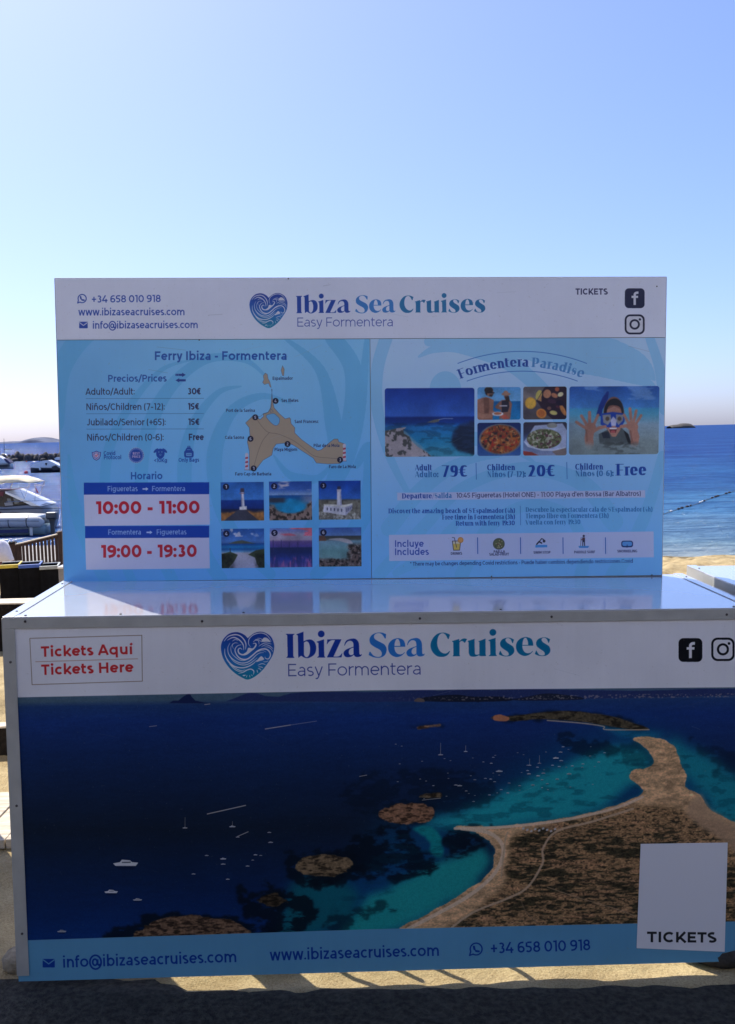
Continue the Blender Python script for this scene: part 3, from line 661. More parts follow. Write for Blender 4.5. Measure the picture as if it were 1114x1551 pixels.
NAME = [('I',433.2),('b',449.3),('i',480.1),('z',495.3),('a',520.9),('S',558.8),('e',588.4),('a',616.3),('C',652.9),('r',685.5),('u',709.4),('i',740.6),('s',756.3),('e',782.6),('s',811.0)]
def headline(cv, x0, y0, x1, y1, grad):
    k = math.hypot(x1-x0, y1-y0)/(834.5-433.2); d = ((x1-x0)/(834.5-433.2), (y1-y0)/(834.5-433.2))
    for i, (ch, px) in enumerate(NAME):
        s, lx, bl, cs = DISPLAY[ch]; q = s/18.57*k
        bx = x0+d[0]*(px-433.2); by = y0+d[1]*(px-433.2)
        cpoly(cv, [[(bx+(p[0]-lx)*q, by+(p[1]-bl)*q+d[1]*(p[0]-lx)*s/18.57) for p in smooth(c)] for c in cs], grad(i))
HEART = smooth([(560,240,1),(505,185),(420,145),(340,138),(240,168),(150,255),(110,360),(114,470),(150,590),(230,720),(340,830),(470,912),(565,942),(680,892),(800,790),(900,660),(978,530),(1003,420),(998,320),(950,215),(860,150),(770,130),(680,150),(610,195)])
WAVES = [(20,[(160,290),(230,212),(340,180),(430,200),(500,270),(530,350),(520,430)]),(20,[(215,275),(300,230),(370,240),(440,290),(485,360),(492,440)]),
 (22,[(450,352),(390,368),(345,430),(365,510),(420,575),(490,600),(560,590),(640,530),(720,460),(800,425),(880,430),(930,480),(940,540),(905,592),(858,580),(850,556)]),
 (24,[(462,432),(430,408),(398,440),(415,495),(470,520),(540,508),(610,450),(655,420),(690,375),(700,345),(680,325),(648,335)]),
 (15,[(262,320),(225,400),(235,500),(290,580),(380,640),(470,662),(560,645),(640,590),(700,530),(760,492),(830,485)]),(12,[(310,330),(275,400),(290,490),(350,560),(430,612),(510,615),(600,570),(670,500),(750,458),(820,452),(870,478)]),
 (13,[(250,540),(320,630),(410,680),(500,695),(590,670),(660,620),(720,570)]),
 (20,[(172,420),(180,530),(240,640),(330,715),(440,742),(540,730),(640,680),(710,615)]),(13,[(205,610),(280,695),(370,760),(450,790),(520,775)]),(12,[(250,680),(330,760),(400,800),(470,810)]),
 (14,[(610,390),(575,340),(580,260),(630,200),(700,165),(790,152),(870,180),(930,245),(955,300)]),
 (12,[(650,305),(690,275),(740,285),(750,345)]),(10,[(680,262),(740,262),(790,305)]),(9,[(720,240),(780,248),(825,290)]),
 (12,[(745,380),(800,340),(870,320),(960,340)]),(12,[(790,385),(860,352),(930,372),(985,420)]),(10,[(830,390),(900,390),(960,430),(978,470)]),
 (12,[(730,700),(800,672),(860,690)]),(12,[(740,725),(790,730),(815,745)]),(12,[(735,752),(770,765),(785,785)]),(12,[(715,780),(728,825)]),(10,[(820,640),(870,640),(905,622)]),
 (18,[(405,838),(480,818),(550,780),(615,765),(662,800),(655,855)]),(10,[(480,872),(530,868)]),(10,[(535,905),(548,870)]),(10,[(598,905),(590,868)]),(9,[(640,880),(620,860)]),(10,[(300,290),(350,262),(400,280)]),(9,[(320,420),(300,360),(340,320),(400,325)])]
BLOBS = [[(470,520),(540,470),(568,405),(625,412),(665,415),(600,480),(530,525)],[(830,232),(890,240),(945,305),(890,300),(790,300)],[(700,640),(765,560),(795,548),(835,600),(760,628)],[(470,870),(520,862),(500,885)]]
def heart(cv, x0, y0, x1, y1, bgcol):
    """the wave-filled heart; x0..x1, y0..y1 its bounding box"""
    fx = (x1-x0)/(1003-110); fy = (y1-y0)/(942-130); T = lambda P: [(x0+(a-110)*fx, y0+(b-130)*fy) for a, b in P]
    Y0 = cv.tr([(x0, y0)])[0, 1]; Y1 = cv.tr([(x0, y1)])[0, 1]
    def col(xx, yy):
        t = np.clip((yy-Y0)/(Y1-Y0), 0, 1)[..., None]
        return np.where(t < .6, rgb(32, 62, 160)*(1-t/.6)+rgb(42, 120, 195)*t/.6, rgb(42, 120, 195)*(1-(t-.6)/.4)+rgb(20, 140, 165)*(t-.6)/.4)
    cv.poly(T(HEART), col)
    for r, P in WAVES:
        Q = T(spl(P, 5)); n = len(Q); a = np.linspace(-1, 1, n); wd = r*fx/2*1.0*np.clip(1.15-a*a*.85, .3, 1)
        cv.strokes([(Q, wd, wd, False)], bgcol)
    for P in BLOBS: cv.poly(T(spl(P, 5, True)), bgcol)

def blur2(a, r):
    for ax in (0, 1):
        n = a.shape[ax]; k = np.exp(-.5*(np.arange(-3*r, 3*r+1)/r)**2) if r >= 1 else np.array([.25, .5, .25]); k /= k.sum(); h_ = len(k)//2
        pad = [(0, 0)]*a.ndim; pad[ax] = (h_, h_); p = np.pad(a, pad, 'edge'); o = 0
        for i, w_ in enumerate(k): o = o+np.take(p, range(i, i+n), ax)*w_
        a = o
    return a
class Pic:
    """a picture print: paints with u, v in 0..1 inside a rounded rectangle"""
    def __init__(s, cv, x0, y0, x1, y1, r=0., sl=0.):
        s.cv = cv; s.b = (x0, y0, x1, y1)
        P = [(x0, y0), (x1, y0+sl), (x1, y1+sl), (x0, y1)]; Q = cv.tr(P)
        s.X0, s.Y0 = Q.min(0).astype(int); X1, Y1 = np.ceil(Q.max(0)).astype(int)
        s.W = X1-s.X0; s.H = Y1-s.Y0; s.a = np.zeros((s.H, s.W, 3), np.float32)
        s.v, s.u = np.mgrid[0:s.H, 0:s.W].astype(np.float32); s.u /= s.W; s.v /= s.H; s.r = r; s.as_ = s.W/s.H
        s.cv2 = Canvas(s.W, s.H, np.diag([s.W, s.H, 1.]), s.W, 0); s.cv2.a = s.a
    def vgrad(s, stops):
        ps = [p for p, _ in stops]; cs = np.array([c for _, c in stops], float)/255
        for k in range(3): s.a[..., k] = np.interp(s.v, ps, cs[:, k])
    def n(s, cell, seed, oct=4, cy=None): return fbm(s.H, s.W, cell*s.W, seed, oct, cy*s.W if cy else None)
    def mix(s, m, col): s.a[:] = s.a*(1-m[..., None])+np.asarray(col, np.float32)/255*m[..., None]
    def mul(s, f): s.a *= f[..., None]
    def poly(s, P, col, al=1., sp=0):
        s.cv2.poly(spl(P, 5, True) if sp else P, np.array(col, np.float32)/255, al)
    def ell(s, cx, cy, rx, ry, col, al=1., rot=0.):
        s.poly([(cx+(rx*math.cos(t)*math.cos(rot)-ry*math.sin(t)*math.sin(rot)), cy+(rx*math.cos(t)*math.sin(rot)+ry*math.sin(t)*math.cos(rot))*s.as_) for t in np.linspace(0, 6.283, 28, endpoint=False)], col, al)
    def line(s, P, w, col, al=1.):
        s.cv2.strokes([(P, w/2, w/2, False)], np.array(col, np.float32)/255, al)
    def put(s):
        sd = int(s.b[0]*7+s.b[1]) % 9000
        s.a[:] = blur2(s.a, 1)
        s.a *= (.80+.40*fbm(s.H, s.W, s.W*.22, sd, 5))[..., None]; s.a *= (.93+.14*fbm(s.H, s.W, 3., sd+9, 2))[..., None]
        s.a[:] = blur2(s.a, .5); g = s.a.mean(2, keepdims=True); s.a[:] = g+(s.a-g)*.93
        x0, y0, x1, y1 = s.b; c = Canvas(s.W, s.H, np.diag([1., 1, 1]), 1, 0); c.a[:] = 0
        r = s.r*s.cv.k; c.rrect(0, 0, s.W, s.H, max(r, .01), 1.); m = c.a[..., 0]
        bx = (max(s.X0, 0), max(s.Y0, 0), min(s.X0+s.W, s.cv.w), min(s.Y0+s.H, s.cv.h))
        v = s.cv.a[bx[1]:bx[3], bx[0]:bx[2]]; mm = m[bx[1]-s.Y0:bx[3]-s.Y0, bx[0]-s.X0:bx[2]-s.X0][..., None]
        v[:] = v*(1-mm)+np.clip(s.a[bx[1]-s.Y0:bx[3]-s.Y0, bx[0]-s.X0:bx[2]-s.X0], 0, 1)*mm

BLUE = rgb(40, 78, 176); NAVY = rgb(50, 48, 92); SKYB = rgb(62, 135, 208); TEAL = rgb(36, 128, 178); WHITE = rgb(230, 229, 233)
INK = rgb(26, 28, 48)

def icon_f(cv, x0, y0, s, col, bgc):
    cv.rrect(x0, y0, x0+s, y0+s, s*.2, col)
    cv.strokes([([(x0+s*.50, y0+s*.84), (x0+s*.50, y0+s*.36)]+[(x0+s*(.62-.12*math.cos(a)), y0+s*(.32-.10*math.sin(a))) for a in np.linspace(.2, 1.57, 5)]+[(x0+s*.69, y0+s*.22)], s*.062, s*.062, True),
                ([(x0+s*.34, y0+s*.43), (x0+s*.67, y0+s*.43)], s*.055, s*.055, True)], bgc)
def icon_i(cv, x0, y0, s, col, bgc):
    cv.rrect(x0, y0, x0+s, y0+s, s*.27, col); cv.rrect(x0+s*.09, y0+s*.09, x0+s*.91, y0+s*.91, s*.19, bgc)
    cv.ell(x0+s*.5, y0+s*.5, s*.26, s*.26, col); cv.ell(x0+s*.5, y0+s*.5, s*.165, s*.165, bgc); cv.ell(x0+s*.76, y0+s*.25, s*.06, s*.06, col)
def icon_phone(cv, cx, cy, r, col):
    cv.strokes([([(cx+r*math.cos(t), cy+r*math.sin(t)) for t in np.linspace(2.75, 2.75+5.65, 22)]+[(cx-r*1.1, cy+r*1.08), (cx-r*.92, cy+r*.4)], r*.12, r*.12, False),
                ([(cx-r*.38, cy-r*.42), (cx-r*.30, cy), (cx, cy+r*.34), (cx+r*.45, cy+r*.40)], [r*.24, r*.12, r*.12, r*.24], [r*.24, r*.12, r*.12, r*.24], False)], col)
def icon_mail(cv, x0, y0, x1, y1, col, bgc):
    cv.rrect(x0, y0, x1, y1, (x1-x0)*.06, col); cv.line([(x0+.3, y0+1), ((x0+x1)/2, y0+(y1-y0)*.58), (x1-.3, y0+1)], (x1-x0)*.09, bgc)

# ---------------------------------------------------------------- the sign board
SIGN = Matrix(((0.9999, 0.0133, -0.002, .001), (-0.0132, 0.9995, 0.0278, .5434), (0.0024, -0.0277, 0.9996, -.0052), (0, 0, 0, 1)))   # local: x right, z up from the lower edge
SW, SH = 1.920, .954
SG = G @ SIGN
SRC = [proj(SG @ Vector(p)) for p in ((0, 0, SH), (SW, 0, SH), (SW, 0, 0), (0, 0, 0))]
CW, CH = 2400, 1192
cs = Canvas(CW, CH, hom(SRC, [(0, 0), (CW, 0), (CW, CH), (0, CH)]), CW/925., rgb(238, 240, 250))
def make_sign(cv):
    yy, xx = np.mgrid[0:CH, 0:CW].astype(np.float32); u = xx/CW; v = yy/CH
    split = (cv.tr([(562, 690)])[0, 0])/CW; top = cv.tr([(300, 513.7)])[0, 1]/CH
    g = sm(top, 1., v)[..., None]
    left = rgb(150, 218, 255)*(1-g)+rgb(112, 188, 250)*g
    right = rgb(196, 228, 255)*(1-g)+rgb(132, 202, 252)*g
    edge = (sm(.30, 0., u)*.8)[..., None]; left = left*(1-edge*.32)+rgb(70, 140, 210)*edge*.32
    base = np.where((u < split)[..., None], left, right)
    # big pale wave swirls behind the text
    sw = Canvas(CW, CH, cv.M, cv.k, 0.); 
    def band(P, w0, w1, wm=None):
        Q = spl(P, 8); n = len(Q); t = np.linspace(0, 1, n); wd = w0*(1-t)+w1*t if wm is None else np.interp(t, [0, .5, 1], [w0, wm, w1])
        sw.strokes([(Q, wd/2, wd/2, False)], 1.)
    # left panel: large spiral
    band([(82,640),(92,560),(130,505),(160,500)], 30, 30)
    band([(556,512),(545,620),(520,700),(470,800),(430,860)], 6, 4, 30)
    band([(432,512),(485,560),(505,640),(508,700),(506,730)], 4, 4, 26)
    band([(505,512),(535,560),(532,640),(500,740),(480,800)], 24, 3, 30)
    band([(405,572),(370,545),(310,545),(255,590),(222,660),(215,740),(240,830),(262,880)], 3, 18, 22)
    band([(365,585),(330,595),(295,640),(280,700),(285,770),(312,840),(335,878)], 2, 20, 22)
    band([(440,610),(395,600),(350,625),(325,690),(335,770),(370,830),(410,870)], 3, 16, 24)
    band([(290,545),(245,560),(200,610),(165,680),(160,760),(180,830),(200,880)], 2, 14, 16)
    band([(104,690),(112,760),(136,830),(160,880)], 3, 18, 22)
    band([(540,705),(560,680),(558,760),(520,830),(480,870)], 10, 20, 28)
    band([(415,690),(440,720),(480,725),(505,700)], 2, 2, 16)
    m_left = sw.a[..., 0].copy(); m_left[:, int(split*CW):] = 0
    sw.a[:] = 0
    band([(585,512),(572,560),(572,620),(590,690),(620,750)], 20, 8, 18)
    band([(635,540),(660,528),(700,525),(770,548),(830,600),(850,640)], 3, 20, 26)
    band([(650,517),(740,519),(880,545),(960,570),(992,585)], 14, 3, 40)
    band([(760,512),(860,520),(960,545),(992,575)], 10, 2, 44)
    sw.ell(675, 590, 24, 28, 1.)
    band([(985,512),(1000,560),(1008,620)], 14, 18)
    band([(620,690),(690,665),(760,672),(810,700)], 4, 3, 22)
    band([(590,800),(640,740),(700,700),(760,690)], 26, 3, 22)
    band([(575,870),(640,800),(700,740),(790,710),(880,730),(930,790)], 20, 30, 18)
    band([(700,870),(740,800),(800,765),(860,780),(885,830),(880,872)], 22, 20, 16)
    band([(600,868),(660,830),(700,780)], 10, 4, 26)
    band([(1004,690),(985,760),(960,820),(930,872)], 14, 26, 20)
    m_right = sw.a[..., 0]; m_right[:, :int(split*CW)] = 0
    base = base*(1-(m_left*.45)[..., None])+rgb(92, 184, 230)*(m_left*.45)[..., None]
    base = base*(1-(m_right*.50)[..., None])+rgb(122, 200, 238)*(m_right*.50)[..., None]
    hd = (v < top)[..., None]
    cv.a[:] = np.where(hd, cv.a, base)
    # head
    icon_phone(cv, 124.5, 452, 6.2, BLUE); text(cv, '+34 658 010 918', (138.5, 458.3), (244, 457.2), 15.6, BLUE, w=.115)
    text(cv, 'www.ibizaseacruises.com', (118.5, 477.6), (280.5, 477.2), 15.6, BLUE, w=.115)
    icon_mail(cv, 120, 487.2, 133, 497, BLUE, WHITE); text(cv, 'info@ibizaseacruises.com', (140, 497.6), (300.5, 496.8), 15.6, BLUE, w=.115)
    heart(cv, 378.3, 443.6, 435.6, 496.9, WHITE)
    headline(cv, 448.6, 474, 735.4, 472.6, lambda i: rgb(32, 78, 172) if i < 5 else (rgb(62, 138, 208) if i < 8 else rgb(34, 126, 176)))
    text(cv, 'Easy Formentera', (449.5, 494.5), (596.5, 494), 19.5, rgb(60, 84, 172), w=.062)
    text(cv, 'TICKETS', (872, 446), (921.5, 446), 13.4, NAVY, w=.15)
    icon_f(cv, 947, 436.5, 30, rgb(30, 36, 72), WHITE); icon_i(cv, 946.8, 476, 30.3, rgb(34, 36, 62), WHITE)
    # left: prices
    text(cv, 'Ferry Ibiza - Formentera', (233.5, 545.3), (435.5, 545), 19, rgb(36, 92, 182), w=.135)
    text(cv, 'Precios/Prices', (163, 578.3), (253, 577.8), 15, rgb(36, 86, 176), w=.125)
    for y, d in ((567.6, 1), (575.9, -1)):
        xa, xb = (266, 281.5) if d > 0 else (281.5, 266)
        cv.poly([(xa, y-1.6), (xa+d*10, y-1.6), (xa+d*10, y-3.2), (xb, y), (xa+d*10, y+3.2), (xa+d*10, y+1.6), (xa, y+1.6)], rgb(40, 66, 150))
    for k in range(2): cv.line([(268+2.5*k, 565), (268+2.5*k, 570)], .5, rgb(120, 180, 225))
    for k, (a, b, x1, ya, xp) in enumerate((('Adulto/Adult:', '30€', 204.5, 598, 284), ('Niños/Children (7-12):', '15€', 250, 621, 284.5), ('Jubilado/Senior (+65):', '15€', 251.5, 644.3, 285), ('Niños/Children (0-6):', 'Free', 248.5, 667.3, 285.5))):
        text(cv, a, (129.5+k*.6, ya), (x1, ya-.4), 14.2, NAVY, w=.105)
        text(cv, b, (xp, ya-.6), (xp+(21, 18, 18, 23.5)[k], ya-.7), 14.2, NAVY, w=.15)
        if k < 3: cv.line([(130+k*.5, ya+5.6), (309, ya+5.2)], .8, rgb(60, 110, 170), .7)
    # little symbols
    sb = rgb(38, 82, 172); pink = rgb(220, 190, 215)
    sh = [(146, 682.5), (150, 684.5), (153, 684.5), (152.6, 690.5), (150.5, 695), (146, 697.8), (141.5, 695), (139.4, 690.5), (139, 684.5), (142, 684.5)]
    cv.poly(sh, sb); cv.poly([(146+(x-146)*.82, 690.3+(y-690.3)*.82) for x, y in sh], pink); cv.poly([(146+(x-146)*.66, 690.3+(y-690.3)*.66) for x, y in sh], rgb(70, 130, 200))
    cv.ell(146, 689.8, 3.4, 3.4, pink); cv.line([(144.2, 689.8), (145.6, 691.4), (148, 688.2)], .9, rgb(200, 60, 80), butt=False)
    text(cv, 'Covid', (157, 689.6), (175, 689.5), 9.2, sb, w=.13); text(cv, 'Protocol', (157, 695.8), (184, 695.6), 9.2, sb, w=.13)
    cv.ell(206.5, 689.6, 12, 12, pink, .55); cv.poly([(206.5+(11.6 if k % 2 else 10.6)*math.cos(k*math.pi/24), 689.6+(11.6 if k % 2 else 10.6)*math.sin(k*math.pi/24)) for k in range(48)], rgb(60, 110, 195))
    cv.ell(206.5, 689.6, 10.2, 10.2, pink, .4); cv.ell(206.5, 689.6, 9.2, 9.2, sb)
    text(cv, 'BEST', (201, 688.6), (212, 688.4), 5.4, pink, w=.15); text(cv, 'PRICE', (200, 693.6), (213, 693.4), 5.4, pink, w=.15)
    cv.ell(243, 687, 6.4, 7.6, sb); cv.ell(236.3, 682.5, 4.6, 1.9, sb, 1, -.75); cv.ell(249.7, 682.5, 4.6, 1.9, sb, 1, .75)
    cv.ell(240.7, 684.5, .8, .9, rgb(130, 180, 220)); cv.ell(245.3, 684.5, .8, .9, rgb(130, 180, 220)); cv.ell(243, 688.6, 1.6, 1.3, rgb(130, 180, 220)); cv.ell(243, 688.3, 1.1, .8, sb)
    text(cv, '<10Kg', (233.5, 700.2), (253.5, 700), 8.6, sb, w=.14)
    cv.rrect(279, 682, 293.5, 693, 3.2, sb); cv.ell(286.2, 683, 5.3, 5.8, sb); cv.strokes([([(284.4, 677.8), (284.6, 675.8), (287.8, 675.8), (288, 677.8)], .5, .5, False)], sb)
    cv.line([(283.6, 681), (288.8, 681)], .9, rgb(120, 178, 222)); cv.rrect(282, 686, 290.6, 690.6, .8, rgb(120, 178, 222)); cv.line([(283, 688.2), (289.6, 688.2)], .7, sb)
    text(cv, 'Only Bags', (270.5, 699.6), (302, 699.3), 8.6, sb, w=.14)
    text(cv, 'Horario', (197.5, 726.2), (246.5, 725.9), 16, rgb(36, 92, 182), w=.14)
    # timetable
    BX = rgb(206, 210, 238); BN = rgb(16, 70, 176); red = rgb(196, 34, 58)
    for y0, y1, yb, a, b, tt, tx in ((731, 749.3, 796.6, 'Figueretas', 'Formentera', '10:00 - 11:00', (144, 303.5)), (796.8, 815.2, 863, 'Formentera', 'Figueretas', '19:00 - 19:30', (152, 299))):
        xl = 127+(y0-731)*.03
        cv.poly([(xl, y1-1), (317, y1-2), (318, yb-2), (xl+1.5, yb)], BX); cv.poly([(xl, y0), (317, y0-.6), (317, y1-.8), (xl, y1)], BN)
        w1, ax = (46.5, 0) if a == 'Figueretas' else (50.5, 6)
        text(cv, a, (162.5 if a == 'Figueretas' else 163.5, y0+13.2), ((162.5 if a == 'Figueretas' else 163.5)+w1, y0+13), 11.5, rgb(150, 178, 226), w=.12)
        cv.strokes([([(216+ax, y0+9.6), (221.5+ax, y0+9.6)], 1.1, 1.1, True)], rgb(190, 205, 235)); cv.poly([(221+ax, y0+6.8), (225+ax, y0+9.6), (221+ax, y0+12.4)], rgb(190, 205, 235))
        text(cv, b, (230+ax*1.15, y0+13), (230+ax*1.15+(51 if b == 'Formentera' else 46), y0+12.8), 11.5, rgb(150, 178, 226), w=.12)
        yt = y1+29.3 if y0 < 760 else y1+29.6
        text(cv, tt, (tx[0], yt), (tx[1], yt-1), 27.5, red, w=.165)
    # the island map
    tan = rgb(186, 166, 140); ol = rgb(70, 100, 150); S = 250/1114.
    MP = lambda P: [(320+x*S, 540+y*S) for x, y in P]
    isl = [(232,448),(282,400),(300,402),(330,425),(355,402),(350,386),(385,375),(402,345),(405,310),(412,222),(408,218),(416,300),(425,345),(460,385),(500,420),(530,412),(536,420),(540,452),(565,480),(565,515),(610,560),(680,610),(720,635),(745,628),(800,580),(830,556),(856,556),(862,575),(905,590),(900,690),(870,722),(790,725),(710,718),(690,685),(620,640),(560,600),(520,582),(440,590),(420,620),(410,665),(350,700),(300,765),(258,768),(258,640),(244,575),(252,545),(262,535),(258,480)]
    hole = [(372,400),(395,388),(425,385),(445,400),(462,420),(458,450),(440,465),(415,455),(385,425)]
    P1 = MP(isl); cv.poly(P1, tan); cv.line(P1+[P1[0]], .55, ol)
    hb = np.array([120, 188, 232])/255; H1 = MP(spl(hole, 4, True)); cv.poly(H1, hb); cv.line(H1+[H1[0]], .5, ol)
    H2 = MP([(405,352),(398,378),(420,372)]); cv.line(H2+[H2[0]], .4, ol)
    e1 = MP([(352,130),(365,110),(380,120),(385,150),(396,170),(406,208),(398,205),(388,180),(360,188),(348,175),(356,155)]); cv.poly(e1, tan); cv.line(e1+[e1[0]], .45, ol)
    e2 = MP([(482,60),(494,85),(490,130),(482,128),(472,92)]); cv.poly(e2, tan); cv.line(e2+[e2[0]], .45, ol)
    def dots(P, sp=1.55):
        Q = np.array(spl(MP(P), 10)); d = np.r_[0, np.cumsum(np.hypot(*np.diff(Q, axis=0).T))]
        for t in np.arange(0, d[-1], sp): cv.ell(np.interp(t, d, Q[:, 0]), np.interp(t, d, Q[:, 1]), .42, .42, rgb(70, 62, 70), n=8)
    dots([(305,420),(350,480),(390,512),(460,525),(560,570),(640,630),(700,672),(800,685),(870,690)]); dots([(392,514),(350,565),(318,640),(288,745)]); dots([(300,410),(335,402),(350,390),(385,375),(405,340),(412,300)])
    def light(x, y0, y1):
        cv.poly(MP([(x-12, y1), (x-8, y0+25), (x-12, y0+15), (x-6, y0), (x+6, y0), (x+12, y0+15), (x+8, y0+25), (x+12, y1)]), rgb(214, 208, 224))
        for k in range(3):
            yy_ = y0+30+k*28; cv.poly(MP([(x-9, yy_), (x+9, yy_-4), (x+10, yy_+8), (x-10, yy_+12)]), rgb(190, 70, 90))
        cv.line(MP([(x-16, y1), (x+16, y1)]), .6, rgb(140, 60, 80))
    light(240, 650, 765); light(900, 588, 705)
    for x, y, d in ((435, 299, '4'), (298, 410, '5'), (266, 555, '6'), (516, 590, '2'), (287, 755, '1'), (871, 697, '3')):
        q = MP([(x, y)])[0]; cv.ell(q[0], q[1], 4.5, 4.5, rgb(28, 30, 60)); text(cv, d, (q[0]-1.7, q[1]+2.3), (q[0]+1.7, q[1]+2.3), 6.6, rgb(215, 215, 225), w=.16)
    for t, xa, xb, y in (('Espalmador', 414, 551, 157), ('Ses Illetes', 474, 590, 307), ('Port de la Savina', 99, 297, 374), ('Sant Francesc', 563, 726, 449), ('Cala Saona', 93, 223, 556), ('Playa Migjorn', 427, 582, 638), ('Pilar de la Mola', 691, 868, 611), ('Faro de La Mola', 795, 978, 754), ('Faro Cap de Barbaria', 161, 407, 803)):
        text(cv, t, MP([(xa, y)])[0], MP([(xb, y-1)])[0], 6.9, rgb(48, 62, 112), w=.14)
    # six small pictures
    def badge(x, y, d):
        cv.ell(x, y, 4.9, 4.9, rgb(24, 28, 64)); text(cv, d, (x-1.9, y+2.5), (x+1.9, y+2.5), 7.2, rgb(215, 215, 225), w=.15)
    p = Pic(cv, 335.2, 730.6, 399.4, 788.3)
    p.vgrad([(0, (40, 105, 190)), (.45, (62, 132, 212)), (.47, (18, 62, 150)), (.68, (14, 50, 130)), (.70, (26, 40, 80)), (1, (60, 58, 70))])
    gm = sm(.72, .80, p.v+.10*(p.n(.2, 3)-.5)-abs(p.u-.5)*.04); p.mix(gm, (165, 110, 60)); p.mul(.7+.6*p.n(.05, 5)*gm+.3*(1-gm))
    p.poly([(.40, .72), (.58, .72), (.88, 1), (.06, 1)], (66, 68, 84)); p.poly([(.47, .26), (.53, .26), (.555, .70), (.47, .70)], (226, 222, 226)); p.poly([(.47, .26), (.49, .26), (.50, .70), (.47, .70)], (140, 140, 170))
    p.poly([(.46, .16), (.54, .16), (.55, .26), (.45, .26)], (70, 60, 80)); p.poly([(.43, .28), (.56, .28), (.56, .30), (.43, .30)], (150, 110, 120)); p.poly([(.43, .64), (.60, .62), (.60, .72), (.43, .72)], (232, 228, 226)); p.put(); badge(342.5, 737.3, '1')
    p = Pic(cv, 408.6, 729.5, 472, 787.6)
    p.vgrad([(0, (40, 88, 180)), (.2, (60, 110, 200)), (.34, (150, 185, 225)), (.36, (20, 90, 170)), (.6, (20, 140, 190)), (1, (150, 115, 105))])
    p.mix(sm(.52, .7, p.n(.3, 12, cy=.08))*(p.v < .3), (225, 215, 228)); 
    d = np.hypot((p.u-.5)/.34, (p.v-.64)/.17); p.mix(sm(1.35, .85, d+.25*(p.n(.12, 8)-.5)), (24, 150, 200)); lm = sm(.55, .68, p.v+.32*(p.u > .8)*(p.u-.8)*2+.15*(p.n(.1, 4)-.5))*sm(.9, 1.25, d)
    p.mix(lm, (150, 125, 112)); p.mul(1-.6*lm*(p.n(.06, 15) < .45)); p.mix(sm(.40, .44, p.v)*sm(.58, .5, p.v)*sm(.45, .3, p.u), (60, 70, 90)); p.mix(sm(.62, .9, p.u)*sm(.3, .42, p.v)*sm(.62, .5, p.v)*.5, (200, 160, 170)); p.put(); badge(415.5, 736.5, '2')
    p = Pic(cv, 483.4, 728.6, 546.4, 786.4)
    p.vgrad([(0, (16, 66, 166)), (.46, (50, 112, 205)), (.49, (96, 98, 92)), (.56, (120, 116, 100)), (1, (128, 124, 112))]); f = p.n(.05, 21)
    p.mul(np.where(p.v > .49, .55+.9*f, 1.)); p.mix((p.n(.035, 30) > .6)*(p.v > .8)*.7, (215, 212, 200))
    p.poly([(.12, .64), (.62, .66), (.64, .90), (.10, .80)], (222, 220, 228)); p.poly([(.62, .66), (.80, .60), (.80, .72), (.64, .90)], (176, 176, 196)); p.poly([(.12, .60), (.62, .62), (.80, .58), (.80, .62), (.63, .68), (.12, .64)], (232, 228, 214))
    for k in range(5): p.poly([(.19+k*.085, .69+k*.008), (.215+k*.085, .69+k*.008), (.215+k*.085, .76+k*.01), (.19+k*.085, .76+k*.01)], (60, 66, 96))
    for k in range(4): p.poly([(.66+k*.04, .72-k*.02), (.675+k*.04, .715-k*.02), (.675+k*.04, .80-k*.03), (.66+k*.04, .81-k*.03)], (60, 66, 96))
    p.poly([(.44, .28), (.53, .28), (.55, .64), (.43, .64)], (228, 226, 232)); p.poly([(.50, .28), (.53, .28), (.55, .64), (.51, .64)], (180, 180, 205)); p.poly([(.45, .14), (.52, .14), (.53, .22), (.44, .22)], (56, 60, 92)); p.poly([(.43, .22), (.54, .22), (.53, .29), (.44, .29)], (210, 205, 214)); p.put(); badge(490, 735.6, '3')
    p = Pic(cv, 336.3, 801.4, 400, 860)
    p.vgrad([(0, (40, 96, 180)), (.30, (76, 130, 205)), (.36, (70, 110, 170)), (.38, (14, 70, 150)), (.46, (30, 130, 190)), (.52, (20, 90, 160)), (.58, (100, 160, 200)), (.62, (185, 182, 195)), (1, (172, 172, 198))])
    p.poly([(.15, .38), (.32, .32), (.48, .29), (.62, .33), (.80, .38)], (84, 92, 80)); p.mix(sm(.62, .72, p.n(.12, 6))*(p.v < .2)*sm(.7, .2, abs(p.u-.4)), (200, 205, 225))
    for P_ in ([(0, .64), (.2, .58), (.38, .66), (.30, .82), (.16, 1), (0, 1)], [(1, .52), (.8, .55), (.62, .66), (.78, .74), (.82, .9), (.88, 1), (1, 1)]): p.poly(P_, (62, 74, 52), sp=0)
    gm = np.clip(sm(.6, .66, p.v)*(sm(.36, .2, p.u)+sm(.72, .85, p.u)), 0, 1); p.mul(1-gm*(.5-.9*(p.n(.05, 9)-.4))); p.line([(.20, .50), (.21, .66)], .02, (50, 60, 60)); p.put(); badge(343, 808.4, '4')
    p = Pic(cv, 409.6, 800.4, 472.6, 858.6)
    p.vgrad([(0, (96, 140, 210)), (.06, (120, 130, 190)), (.16, (170, 165, 185)), (.30, (168, 150, 170)), (.34, (104, 80, 140)), (.48, (72, 64, 140)), (.50, (30, 44, 90)), (.62, (24, 44, 100)), (.78, (40, 62, 150)), (1, (120, 90, 165))])
    p.mix(sm(.5, .62, p.n(.35, 4, cy=.07)+.6*(p.u-.6))*(p.v < .2), (225, 110, 130)); p.mix(sm(.55, .7, p.n(.05, 7, cy=.22))*sm(.66, .82, p.v)*.8, (195, 100, 150)); p.mix((p.n(.04, 19, cy=.3) > .55)*sm(.62, .7, p.v)*.55, (26, 44, 110))
    for x in (.08, .27, .46, .66): p.line([(x, .36 if x > .3 else .30), (x, .60)], .012, (40, 44, 90))
    p.put(); badge(416, 807.2, '5')
